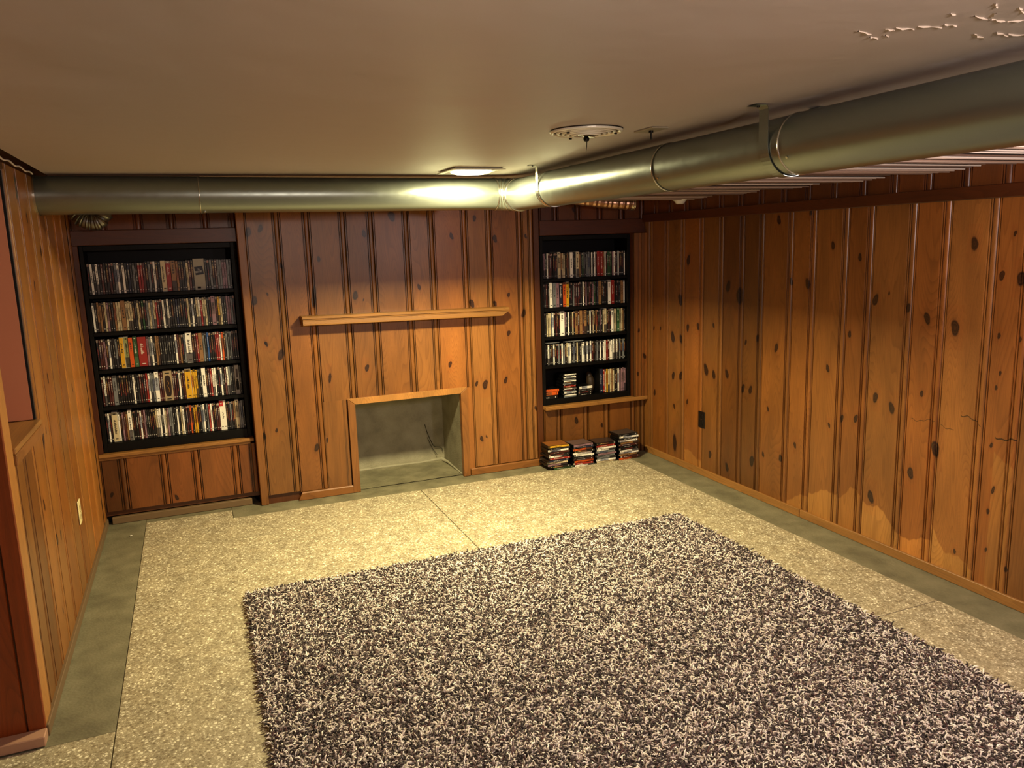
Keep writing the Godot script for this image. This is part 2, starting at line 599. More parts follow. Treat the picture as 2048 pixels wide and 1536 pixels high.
# =====================================================================
func build_floor() -> void:
	var st := begin()
	bb(st, Vector3(XFAR - 0.1, -0.14, -0.62), Vector3(XR + 0.15, -0.006, ZBACK + 0.1), 0.0)
	var f := struct("floor", "cream terrazzo floor with a smooth concrete border along the walls", st, M.concrete)
	var j := 0.0022
	for q in [[-0.685, 1.02, 0.165, 2.825], [1.02, 2.655, 0.165, 2.825], [-0.685, 1.02, 2.825, 6.3], [1.02, 2.655, 2.825, 6.3], [-0.685, -0.182, 0.0, 0.165], [-3.1, -0.685, 2.32, 6.3]]:
		var s := begin()
		bb(s, Vector3(q[0] + j, -0.012, q[2] + j), Vector3(q[1] - j, 0.0, q[3] - j), 0.0008)
		part("terrazzo_slab", s, M.terrazzo, f)
	for q in [[XL - 0.02, -0.685, -0.1, 2.32], [2.655, XR + 0.02, -0.1, 6.3], [-0.182, 2.655, -0.1, 0.165], [-0.685, -0.182, -0.1, 0.0]]:
		var s := begin()
		bb(s, Vector3(q[0] + 0.001, -0.012, q[2] + 0.001), Vector3(q[1] - 0.001, -0.0012, q[3] - 0.001), 0.0006)
		part("concrete_border", s, M.concrete, f)

func build_ceiling() -> void:
	var st := begin()
	bb(st, Vector3(-0.856, H, -0.55), Vector3(XR + 0.15, H + 0.03, ZBACK + 0.1), 0.002)
	bb(st, Vector3(XFAR - 0.1, H, ZEND + 0.03), Vector3(-0.857, H + 0.03, ZBACK + 0.1), 0.002)
	bb(st, Vector3(XFAR - 0.1, H + 0.06, -0.7), Vector3(XR + 0.15, H + 0.16, ZBACK + 0.1), 0.0)
	var c := struct("ceiling", "low plaster ceiling painted off-white, peeling in one corner", st, M.ceiling)
	# curled flakes of paint
	var fm := plain(Color(0.80, 0.74, 0.69), 0.5)
	var k := 0.914
	for q in [[1.049, 3.827, 0.05, 0.3], [1.085, 3.86, 0.025, 0.1], [1.109, 3.875, 0.045, -0.1], [1.15, 3.90, 0.05, -0.15], [1.182, 3.922, 0.035, 0.0], [1.192, 3.98, 0.05, 0.2], [1.20, 4.0, 0.03, 0.9], [1.25, 3.975, 0.045, 0.1], [1.29, 3.985, 0.03, -0.6], [1.415, 3.904, 0.07, -0.1], [1.36, 3.90, 0.05, 0.25], [1.33, 3.87, 0.06, 0.35], [1.222, 4.041, 0.045, 0.5], [1.33, 4.02, 0.05, -0.4], [1.113, 3.983, 0.022, 0.2], [1.14, 4.051, 0.03, 0.6], [1.12, 3.82, 0.02, 0.4], [1.105, 3.80, 0.03, 0.2]]:
		var x: float = -0.302 + (q[0] + 0.302) * k
		var z: float = 5.155 - (5.155 - q[1]) * k
		var s := begin()
		var L: float = q[2] * 0.5
		var bs := Basis(Vector3.UP, q[3])
		var wd := L * 0.12 + 0.002
		for e in 5:
			var u0 := lerpf(-L, L, e / 5.0)
			var u1 := lerpf(-L, L, (e + 1) / 5.0)
			var d0 := wd * (0.6 + 0.4 * sin(e * 2.1 + x * 90.0))
			var d1 := wd * (0.6 + 0.4 * sin((e + 1) * 2.1 + x * 90.0))
			var o := Vector3(x, H, z)
			var h0 := 0.0022 + 0.0014 * sin(e * 1.7 + z * 50.0)
			var h1 := 0.0022 + 0.0014 * sin((e + 1) * 1.7 + z * 50.0)
			quad(s, o + bs * Vector3(u0, 0.0, -d0), o + bs * Vector3(u1, 0.0, -d1), o + bs * Vector3(u1, -h1, d1), o + bs * Vector3(u0, -h0, d0), Vector3(0, -1, -0.5).normalized())
			quad(s, o + bs * Vector3(u0, -h0, d0), o + bs * Vector3(u1, -h1, d1), o + bs * Vector3(u1, 0.0, d1), o + bs * Vector3(u0, 0.0, d0), Vector3(0, -0.2, 1).normalized())
		part("paint_flake", s, fm, c)
	# ribbed sheets of the lower soffit between the duct and the long wall
	var sb := begin()
	bb(sb, Vector3(1.56, 1.915, 0.44), Vector3(XR + 0.1, 1.93, ZBACK), 0.001)
	var sf := struct("ceiling_soffit", "lower soffit of narrow white and brown slats between duct and plank wall", sb, M.soffit)
	var tones := [plain(Color(0.80, 0.75, 0.68), 0.55), plain(Color(0.56, 0.46, 0.38), 0.6), plain(Color(0.72, 0.64, 0.56), 0.55), plain(Color(0.40, 0.31, 0.25), 0.6)]
	var z0 := 0.44
	var i := 0
	while z0 < 6.3:
		var w: float = [0.052, 0.03, 0.044, 0.022, 0.06, 0.026, 0.05, 0.03, 0.036, 0.056, 0.024][i % 11]
		var t := fposmod(z0 + w * 0.5 - 0.44, 0.46) / 0.46
		var sag := 0.018 * sin(PI * t)
		var tilt := 0.16 + 0.05 * sin(i * 2.3)
		var s := begin()
		cbox(s, Vector3(0, 0, 0), Vector3(XR - 1.562, 0.006, w - 0.003), 0.0012, Transform3D(Basis(Vector3.RIGHT, tilt), Vector3((XR + 1.555) * 0.5, 1.899 - sag - 0.0015 * sin(i * 1.9), z0 + w * 0.5)))
		part("slat", s, tones[[0, 1, 2, 3, 0, 1, 0, 3, 2, 0, 1][(i * 3) % 11]], sf)
		z0 += w
		i += 1

# =====================================================================
func build_walls() -> void:
	# ---- long plank wall ----
	var st := begin()
	bb(st, Vector3(XR + 0.0185, -0.006, -0.7), Vector3(XR + 0.15, H + 0.06, ZBACK + 0.1), 0.0)
	var wr := struct("wall_right", "long wall of varnished knotty pine planks", st, M.trim_dark)
	var jr := [0.0, 0.12, 0.33, 0.53, 0.745, 0.955, 1.16, 1.34, 1.585, 1.762, 1.99, 2.152, 2.40, 2.58, 2.808, 2.965, 3.17, 3.36]
	var kr := [[0.482, 1.201, 0.03], [1.012, 1.312, 0.028], [1.127, 1.259, 0.04], [0.493, 0.921, 0.022], [0.392, 0.925, 0.03], [0.575, 1.012, 0.02], [0.693, 1.031, 0.018], [0.866, 1.05, 0.013], [0.143, 0.97, 0.012], [0.231, 0.975, 0.011],
		[0.876, 0.72, 0.022], [0.79, 0.743, 0.03], [0.492, 0.66, 0.024], [0.399, 0.647, 0.022], [1.014, 0.746, 0.022], [0.152, 0.481, 0.018], [1.195, 0.973, 0.013], [1.303, 1.01, 0.017], [1.473, 0.969, 0.02], [1.175, 0.675, 0.022],
		[1.248, 0.678, 0.02], [1.414, 0.588, 0.011], [1.884, 0.9, 0.016], [1.381, 0.294, 0.013], [1.534, 0.307, 0.017], [1.652, 0.416, 0.014], [1.91, 0.588, 0.011], [1.998, 0.644, 0.016], [1.276, 0.227, 0.026], [1.03, 0.121, 0.022],
		[0.413, 0.423, 0.015], [0.423, 0.152, 0.03, 2.0], [0.574, 0.485, 0.014], [0.845, 0.165, 0.02]]
	kr += [[2.184, 1.289, 0.022], [2.49, 1.221, 0.021], [2.639, 1.189, 0.027], [2.381, 1.262, 0.017], [2.027, 1.101, 0.014], [2.215, 0.796, 0.02], [2.318, 0.759, 0.022], [2.485, 0.86, 0.012], [2.093, 0.661, 0.017], [2.578, 0.611, 0.028], [2.449, 0.457, 0.022], [2.216, 0.267, 0.025],
		[2.85, 1.172, 0.01], [2.868, 1.013, 0.008], [2.855, 0.947, 0.008], [2.853, 0.69, 0.009], [2.862, 0.391, 0.01], [2.866, 0.213, 0.008], [2.715, 0.149, 0.009], [2.877, 0.492, 0.009, 2.0], [2.945, 1.166, 0.009], [2.964, 0.156, 0.01], [2.266, 1.326, 0.007]]
	kr += [[1.465, 1.71, 0.02], [1.887, 1.561, 0.017], [2.706, 1.561, 0.022], [2.886, 1.602, 0.009], [1.715, 1.74, 0.012], [2.842, 1.428, 0.016], [2.926, 1.418, 0.022], [0.576, 1.475, 0.026], [1.711, 1.353, 0.022], [1.582, 1.361, 0.016], [2.073, 1.5, 0.015]]
	var worn := [[0.55, 0.75, 0.14, 0.10, 1.16], [1.6, 1.77, 0.08, 0.145, 1.2], [1.77, 1.99, 0.17, 0.23, 1.24], [1.995, 2.08, 0.20, 0.285, 1.2], [2.08, 2.15, 0.285, 0.25, 1.2], [2.16, 2.26, 0.235, 0.23, 1.26], [2.26, 2.4, 0.23, 0.135, 1.26], [2.4, 2.58, 0.125, 0.15, 1.3], [2.58, 2.66, 0.24, 0.14, 1.18], [2.66, 2.81, 0.14, 0.10, 1.15], [2.87, 2.965, 0.68, 0.60, 1.08],
		[2.44, 2.57, 0.738, 0.728, 0.55, 0.003], [2.6, 2.67, 0.728, 0.733, 0.6, 0.003], [2.70, 2.80, 0.79, 0.773, 0.5, 0.0045], [2.87, 2.965, 0.742, 0.729, 0.45, 0.006]]
	plank_row(wr, 1, XR, jr, 0.03, 1.752, kr, 3, Color(0.86, 0.82, 0.78), worn, true, {5: 0.9, 6: 0.86, 3: 1.06})
	var jl := [3.36]
	while jl[-1] < 6.3: jl.append(jl[-1] + 0.2)
	plank_row(wr, 1, XR, jl, 0.03, 1.752, [], 40, Color(0.86, 0.82, 0.78), [], false)
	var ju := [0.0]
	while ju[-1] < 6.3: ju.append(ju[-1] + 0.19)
	plank_row(wr, 1, XR, ju, 1.80, H, [], 60, Color(0.66, 0.56, 0.54), [], false)  # top planks get a darker tint that paints in the shadow of the duct
	var s := begin()
	bb(s, Vector3(XR - 0.022, 1.749, 0.02), Vector3(XR + 0.001, 1.806, ZBACK), 0.003)
	var rail := struct("trim_1", "horizontal rail along the top of the plank wall", s, M.trim_red_shaded)
	s = begin()
	bb(s, Vector3(XR - 0.014, 0.0, 0.03), Vector3(XR + 0.001, 0.047, 1.72), 0.002)
	bb(s, Vector3(XR - 0.014, 0.0, 1.724), Vector3(XR + 0.001, 0.047, ZBACK), 0.002, Vector2(0.3, 0.2))
	struct("baseboard_right", "plain pine baseboard along the long plank wall", s, M.sill)

	# ---- chimney breast ----
	st = begin()
	bb(st, Vector3(0.004, 0.62, -0.6), Vector3(2.016, H + 0.06, -0.0185), 0.0)
	bb(st, Vector3(0.004, -0.006, -0.6), Vector3(0.62, 0.62, -0.0185), 0.0)
	bb(st, Vector3(1.39, -0.006, -0.6), Vector3(2.016, 0.62, -0.0185), 0.0)
	bb(st, Vector3(XL - 0.1, -0.006, -0.62), Vector3(0.004, H + 0.06, -0.3), 0.0)
	bb(st, Vector3(2.016, -0.006, -0.62), Vector3(XR + 0.1, H + 0.06, -0.3), 0.0)
	var wb := struct("wall_back", "plank-clad chimney breast between the two bookcases", st, M.trim_dark)
	var jb := [0.047, 0.25, 0.432, 0.658, 0.839, 1.073, 1.246, 1.479, 1.657, 1.887, 1.974]
	var kb := [[0.066, 1.744, 0.022], [0.138, 1.764, 0.018], [0.245, 1.533, 0.014], [0.479, 1.566, 0.014], [0.779, 1.717, 0.018], [0.967, 1.826, 0.03, 1.0], [0.066, 1.323, 0.022], [0.696, 1.322, 0.022], [0.43, 1.324, 0.022, 3.0], [0.148, 1.361, 0.008], [0.748, 1.292, 0.006], [0.111, 1.053, 0.01],
		[1.541, 1.803, 0.016], [1.685, 1.662, 0.02], [1.371, 1.687, 0.017], [1.128, 1.357, 0.015], [1.774, 1.27, 0.015, 1.0], [1.885, 1.131, 0.022], [1.766, 1.0, 0.018, 1.0], [1.498, 1.225, 0.022], [1.67, 1.215, 0.015], [1.917, 1.672, 0.012],
		[0.199, 0.974, 0.026], [0.115, 1.049, 0.012], [0.131, 0.486, 0.01], [0.052, 0.459, 0.016], [0.742, 0.841, 0.018], [0.454, 0.383, 0.013], [0.377, 0.341, 0.02], [0.495, 0.798, 0.012, 2.6], [1.321, 0.815, 0.016], [1.509, 0.659, 0.014], [1.573, 0.647, 0.025], [1.73, 0.663, 0.018], [1.531, 0.256, 0.016], [1.569, 0.267, 0.008], [1.96, 0.433, 0.013]]
	var upper := Color(0.92, 0.90, 0.90)
	for i in jb.size() - 1:
		var a: float = jb[i]
		var b: float = jb[i + 1]
		var low := 0.055
		if i == 0: low = 0.062
		if a < 0.6 and b > 0.6: low = 0.045
		if b > 0.60 and a < 1.42: low = 0.64
		var mine := []
		for kn in kb:
			if kn[0] > a - 0.01 and kn[0] < b + 0.01: mine.append([kn[0] - a, kn[1], kn[2], kn[3] if kn.size() > 3 else 1.25])
		var mm := board_material(b - a, H, H - 0.04, mine, tint_for(7 + i, upper), 9 + i * 3)
		if a < 0.592 and b > 0.592:       # notched round the frame of the opening
			board(wb, "plank", 0, 0.0, a, b, 0.64, H, mm, H - 0.04, H)
			board(wb, "plank", 0, 0.0, a, 0.592, 0.045, 0.64, mm, H - 0.04, H, false)
		elif a < 1.432 and b > 1.432:
			board(wb, "plank", 0, 0.0, a, b, 0.64, H, mm, H - 0.04, H)
			board(wb, "plank", 0, 0.0, 1.432, b, 0.045, 0.64, mm, H - 0.04, H, false)
		else:
			board(wb, "plank", 0, 0.0, a, b, low, H, mm, H - 0.04, H)
	s = begin()
	bb(s, Vector3(0.0, 0.0, -0.3), Vector3(0.046, H, 0.004), 0.003)
	struct("trim_2", "corner board on the chimney breast beside the wide bookcase", s, M.trim)
	s = begin()
	bb(s, Vector3(1.975, 0.0, -0.3), Vector3(2.018, H, 0.006), 0.003)
	struct("trim_3", "dark corner board on the chimney breast beside the narrow bookcase", s, M.trim_dark)
	# baseboard pieces, the first one broken off to a slanted end
	s = begin()
	moulding(s, 0.235, 0.635, [Vector2(-0.01, 0.002), Vector2(0.016, 0.002), Vector2(0.016, 0.046), Vector2(0.010, 0.052), Vector2(-0.01, 0.052)], [0.0, -0.0, 0.022, 0.026, 0.026])
	moulding(s, 1.44, 1.974, [Vector2(-0.01, 0.002), Vector2(0.014, 0.002), Vector2(0.014, 0.044), Vector2(0.009, 0.05), Vector2(-0.01, 0.05)], [0.0, 0.0, 0.0, 0.0, 0.0])
	struct("baseboard_back", "worn pine baseboard below the chimney breast", s, M.trim)

	# ---- panelled wall with the window recess ----
	st = begin()
	bb(st, Vector3(XL - 0.28, -0.006, -0.7), Vector3(XL - 0.0185, 0.985, ZEND - 0.02), 0.0)
	bb(st, Vector3(XL - 0.28, 0.985, -0.7), Vector3(XL - 0.0185, H + 0.06, 1.612), 0.0)
	bb(st, Vector3(XL - 0.28, 0.985, 2.15), Vector3(XL - 0.0185, H + 0.06, ZEND - 0.02), 0.0)
	bb(st, Vector3(XL - 0.28, 1.955, 1.612), Vector3(XL - 0.0185, H + 0.06, 2.15), 0.0)
	bb(st, Vector3(XL - 0.28, 0.985, 1.60), Vector3(XL - 0.17, 1.96, 2.16), 0.0)
	var wl := struct("wall_left", "short wall of golden knotty pine planks with a window recess", st, M.trim_dark)
	var kl := [[1.562, 0.477, 0.018], [1.474, 0.466, 0.016], [1.729, 0.678, 0.018], [1.557, 0.902, 0.02, 2.0], [1.481, 0.922, 0.011], [1.274, 1.112, 0.018], [0.609, 0.965, 0.016], [1.096, 0.883, 0.011], [2.125, 0.318, 0.011], [1.655, 0.203, 0.01], [1.285, 1.511, 0.016], [1.394, 1.901, 0.026, 2.0], [1.007, 1.66, 0.02], [1.245, 1.798, 0.016]]
	var gold := Color(1.02, 0.98, 0.88)
	plank_row(wl, 2, XL, [-0.3, 0.06, 0.29, 0.52, 0.77, 0.975, 1.17, 1.41, 1.612], 0.03, 1.985, kl, 31, gold)
	plank_row(wl, 2, XL, [1.612, 1.815, 1.985, 2.14], 0.03, 0.975, kl, 52, gold, [], true, {1: 0.82})
	s = begin()
	bb(s, Vector3(XL - 0.03, 0.02, 2.142), Vector3(XL + 0.004, 1.985, 2.2435), 0.004)
	struct("trim_4", "corner board at the end of the golden plank wall", s, M.trim_light)
	s = begin()
	bb(s, Vector3(XL - 0.03, 1.96, 1.612), Vector3(XL, 1.985, 2.142), 0.002)
	bb(s, Vector3(XL - 0.03, 1.986, -0.1), Vector3(XL - 0.008, H + 0.055, 2.25), 0.002)
	struct("trim_5", "dark head rail above the golden plank wall", s, M.trim_dark)
	# lining of the recess
	var pk := plain(Color(0.80, 0.52, 0.37), 0.55)
	var win := thing("window_recess", "window recess lined with pinkish boards in the golden plank wall", "window recess", Vector3(XL, 1.0, 1.88))
	s = begin()
	bb(s, Vector3(-0.17, 0.0, -0.274), Vector3(-0.016, 0.955, -0.258), 0.001)
	part("lining_board", s, pk, win)
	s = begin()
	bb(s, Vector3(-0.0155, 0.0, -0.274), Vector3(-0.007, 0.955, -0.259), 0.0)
	part("painted_gap_shade", s, M.dark, win)  # dark strip that paints the shade between lining and planks
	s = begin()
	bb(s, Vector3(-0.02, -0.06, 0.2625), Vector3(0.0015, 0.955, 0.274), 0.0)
	part("painted_gap_shade", s, M.dark, win)  # second dark strip, painted shade along the near edge of the opening
	s = begin()
	bb(s, Vector3(-0.17, 0.0, 0.255), Vector3(-0.006, 0.955, 0.268), 0.001)
	part("lining_board", s, pk, win)
	s = begin()
	bb(s, Vector3(-0.165, 0.0, -0.256), Vector3(-0.16, 0.95, 0.254), 0.001)
	part("window_board", s, M.trim_dark, win)
	s = begin()
	bb(s, Vector3(-0.165, -0.022, -0.268), Vector3(0.012, -0.002, 0.262), 0.003)
	var sl := part("window_sill", s, M.sill, win)
	s = begin()
	bb(s, Vector3(0.0015, -0.062, -0.265), Vector3(0.013, -0.0235, 0.262), 0.003)
	part("apron", s, M.trim, win)
	s = begin()
	bb(s, Vector3(XL - 0.004, 0.0, -0.05), Vector3(XL + 0.012, 0.042, 2.25), 0.002)
	struct("baseboard_left", "thin worn baseboard along the golden plank wall", s, M.kick)

	# ---- return wall towards the camera's side, dark door-like panel ----
	st = begin()
	bb(st, Vector3(XFAR - 0.1, -0.006, ZEND - 0.30), Vector3(XL - 0.13, H + 0.06, ZEND - 0.012), 0.0)
	bb(st, Vector3(XL - 0.13, -0.006, ZEND - 0.05), Vector3(XL - 0.001, H + 0.06, ZEND - 0.012), 0.0)
	var wf := struct("wall_front", "return wall of dark red-brown panels at the end of the planks", st, M.trim_dark)
	var dk: StandardMaterial3D = M.trim_red_shaded.duplicate()
	dk.albedo_color = Color(0.86, 0.58, 0.42)
	board(wf, "edge_board", 0, ZEND, XL - 0.05, XL + 0.0045, 0.03, H, dk, 2.1, 2.1, false, 0.011)
	board(wf, "panel_board", 0, ZEND - 0.003, XL - 0.36, XL - 0.054, 0.03, H, dk, 2.1, 2.1, false, 0.009)
	var x := XL - 0.36
	while x > XFAR + 0.3:
		board(wf, "panel_board", 0, ZEND - 0.003, x - 0.3, x - 0.004, 0.03, H, dk, 2.1, 2.1, false, 0.009)
		x -= 0.3
	s = begin()
	bb(s, Vector3(XFAR, 0.0, ZEND), Vector3(XL + 0.008, 0.036, ZEND + 0.06), 0.003)
	struct("baseboard_front", "pale pinkish base strip below the dark red-brown panel", s, plain(Color(0.66, 0.5, 0.4), 0.5))
	# ---- the rest of the room, behind the camera ----
	st = begin()
	bb(st, Vector3(XFAR - 0.1, -0.006, ZBACK), Vector3(XR + 0.15, H + 0.06, ZBACK + 0.1), 0.0)
	struct("wall_rear", "plain pine wall behind the camera", st, M.trim)
	st = begin()
	bb(st, Vector3(XFAR - 0.1, -0.006, ZEND - 0.02), Vector3(XFAR, H + 0.06, ZBACK), 0.0)
	struct("wall_side", "plain pine side wall out of the frame", st, M.trim)

# =====================================================================
func build_fireplace() -> void:
	var t := thing("fireplace", "empty concrete fireplace opening with a mitred pine frame", "fireplace", Vector3(1.01, 0, 0))
	var x0 := -0.413
	var x1 := 0.422
	var y1 := 0.645
	var w := 0.047
	# mitred frame boards
	var fr := func(pts: Array, called: String, m: Material) -> void:
		var s := begin()
		var z0 := 0.0
		var z1 := 0.018
		var c := Vector2.ZERO
		for p in pts: c += p / pts.size()
		for i in pts.size():
			var p: Vector2 = pts[i]
			var q: Vector2 = pts[(i + 1) % pts.size()]
			var e := q - p
			var n2 := Vector2(e.y, -e.x).normalized()
			if n2.dot((p + q) * 0.5 - c) < 0.0: n2 = -n2
			var pi: Vector2 = p + (c - p).normalized() * 0.004
			var qi: Vector2 = q + (c - q).normalized() * 0.004
			var up := Vector2(p.x * 2.0, p.y * 0.5)
			var uq := Vector2(q.x * 2.0, q.y * 0.5)
			quad(s, Vector3(p.x, p.y, z0 - 0.02), Vector3(q.x, q.y, z0 - 0.02), Vector3(q.x, q.y, z1 - 0.002), Vector3(p.x, p.y, z1 - 0.002), Vector3(n2.x, n2.y, 0), up, uq, uq, up)
			quad(s, Vector3(p.x, p.y, z1 - 0.002), Vector3(q.x, q.y, z1 - 0.002), Vector3(qi.x, qi.y, z1), Vector3(pi.x, pi.y, z1), Vector3(n2.x, n2.y, 1).normalized(), up, uq, uq, up)
			tri(s, Vector3(pi.x, pi.y, z1), Vector3(qi.x, qi.y, z1), Vector3(c.x, c.y, z1), Vector3(0, 0, 1), up, uq, Vector2(c.x * 2.0, c.y * 0.5))
		part(called, s, m, t)
	var tl: StandardMaterial3D = M.trim_light.duplicate()
	tl.albedo_color = Color(0.96, 0.98, 1.0)
	fr.call([Vector2(x0, y1), Vector2(x1, y1), Vector2(x1 - w, y1 - w * 0.85), Vector2(x0 + w, y1 - w * 0.85)], "frame_board", tl)
	fr.call([Vector2(x0, 0.0), Vector2(x0 + w, 0.0), Vector2(x0 + w, y1 - w * 0.85 - 0.001), Vector2(x0, y1 - 0.001)], "frame_board", M.trim)
	fr.call([Vector2(x1 - w, 0.0), Vector2(x1, 0.0), Vector2(x1, y1 - 0.001), Vector2(x1 - w, y1 - w * 0.85 - 0.001)], "frame_board", M.trim)
	var ox0 := x0 + w - 0.004
	var ox1 := x1 - w + 0.004
	var top := y1 - w * 0.85 + 0.002
	var zb := -0.465
	var s := begin()
	bb(s, Vector3(ox0 - 0.02, 0.0, zb - 0.03), Vector3(ox1 + 0.02, top + 0.02, zb), 0.0)
	part("firebox_back", s, M.firebox, t)
	for q in [[ox0 - 0.03, ox0], [ox1, ox1 + 0.03]]:
		s = begin()
		bb(s, Vector3(q[0], 0.0, zb), Vector3(q[1], top + 0.02, -0.021), 0.0)
		part("firebox_side", s, M.firebox, t)
	s = begin()
	bb(s, Vector3(ox0, top, zb), Vector3(ox1, top + 0.03, -0.021), 0.0)
	part("firebox_top", s, M.firebox, t)
	# rough floor of the firebox, a little uneven
	s = begin()
	var nz := noise(77, 9.0, 3)
	var nx := 24
	var nzz := 16
	for i in nx:
		for j in nzz:
			var pts := []
			for q in [[i, j], [i + 1, j], [i + 1, j + 1], [i, j + 1]]:
				var px := lerpf(ox0, ox1, float(q[0]) / nx)
				var pz := lerpf(zb, -0.03, float(q[1]) / nzz)
				pts.append(Vector3(px, 0.004 + 0.005 * nz.get_noise_2d(px, pz) + 0.02 * maxf(0.0, 1.0 - (pz - zb) / 0.03) * 0.5, pz))
			var n := (pts[3] - pts[0] as Vector3).cross(pts[1] - pts[0]).normalized()
			if n.y < 0: n = -n
			quad(s, pts[0], pts[1], pts[2], pts[3], n)
	part("firebox_floor", s, M.concrete, t)
	# mortar fillet at the foot of the back and side
	s = begin()
	tube(s, [Vector3(ox0, 0.012, zb + 0.004), Vector3(-0.1, 0.015, zb + 0.004), Vector3(0.2, 0.012, zb + 0.005), Vector3(ox1 - 0.02, 0.016, zb + 0.006), Vector3(ox1 - 0.005, 0.014, zb + 0.1), Vector3(ox1 - 0.004, 0.011, zb + 0.25), Vector3(ox1 - 0.003, 0.008, -0.05)], [0.009, 0.011, 0.008, 0.016, 0.010, 0.007, 0.004], 8)
	part("mortar_fillet", s, M.firebox, t)
	# loose wire in the corner of the firebox
	var wt := thing("wire", "thin dark wire lying against the back of the fireplace", "wire", Vector3(1.01, 0, 0))
	s = begin()
	var zz := zb + 0.005
	tube(s, smooth([Vector3(0.235, 0.30, zz), Vector3(0.25, 0.24, zz), Vector3(0.275, 0.17, zz + 0.004), Vector3(0.30, 0.125, zz + 0.01), Vector3(0.35, 0.11, zz + 0.008), Vector3(0.366, 0.08, zz + 0.015)], 6), 0.0022, 6)
	part("strand", s, M.dark, wt)
	s = begin()
	tube(s, smooth([Vector3(0.25, 0.2, zz), Vector3(0.275, 0.13, zz + 0.004), Vector3(0.30, 0.085, zz + 0.008), Vector3(0.315, 0.06, zz + 0.02)], 6), 0.0018, 6)
	part("strand", s, M.dark, wt)
	# mantel shelf
	var mt := thing("mantel_shelf", "narrow moulded pine mantel shelf on the plank chimney breast", "shelf", Vector3(0, 0, 0.0015))
	var pr := [Vector2(0.0, -0.029), Vector2(0.097, -0.029), Vector2(0.101, -0.027), Vector2(0.101, -0.023), Vector2(0.096, -0.021), Vector2(0.095, 0.002), Vector2(0.100, 0.004), Vector2(0.100, 0.007), Vector2(0.097, 0.009), Vector2(0.097, 0.011), Vector2(0.105, 0.013), Vector2(0.105, 0.027), Vector2(0.103, 0.029), Vector2(0.0, 0.029)]
	var insl := []
	var insr := []
	for p in pr:
		insl.append(0.004 if p.y < 0.01 else 0.0)
		insr.append(0.05 * clampf((0.0 - p.y) / 0.029, 0.0, 1.0) + (0.004 if p.y < 0.01 else 0.0))
	s = begin()
	moulding(s, 0.335, 1.735, pr, insl, -0.022, insr)
	var o := part("moulding", s, M.mantel, mt)
	o.position = Vector3(0, 1.185, 0)

func smooth(pts: Array, sub: int) -> Array:
	var out := []
	for i in pts.size() - 1:
		var p0: Vector3 = pts[maxi(i - 1, 0)]
		var p1: Vector3 = pts[i]
		var p2: Vector3 = pts[i + 1]
		var p3: Vector3 = pts[mini(i + 2, pts.size() - 1)]
		for k in sub:
			out.append(p1.cubic_interpolate(p2, p0, p3, float(k) / sub))
	out.append(pts[-1])
	return out

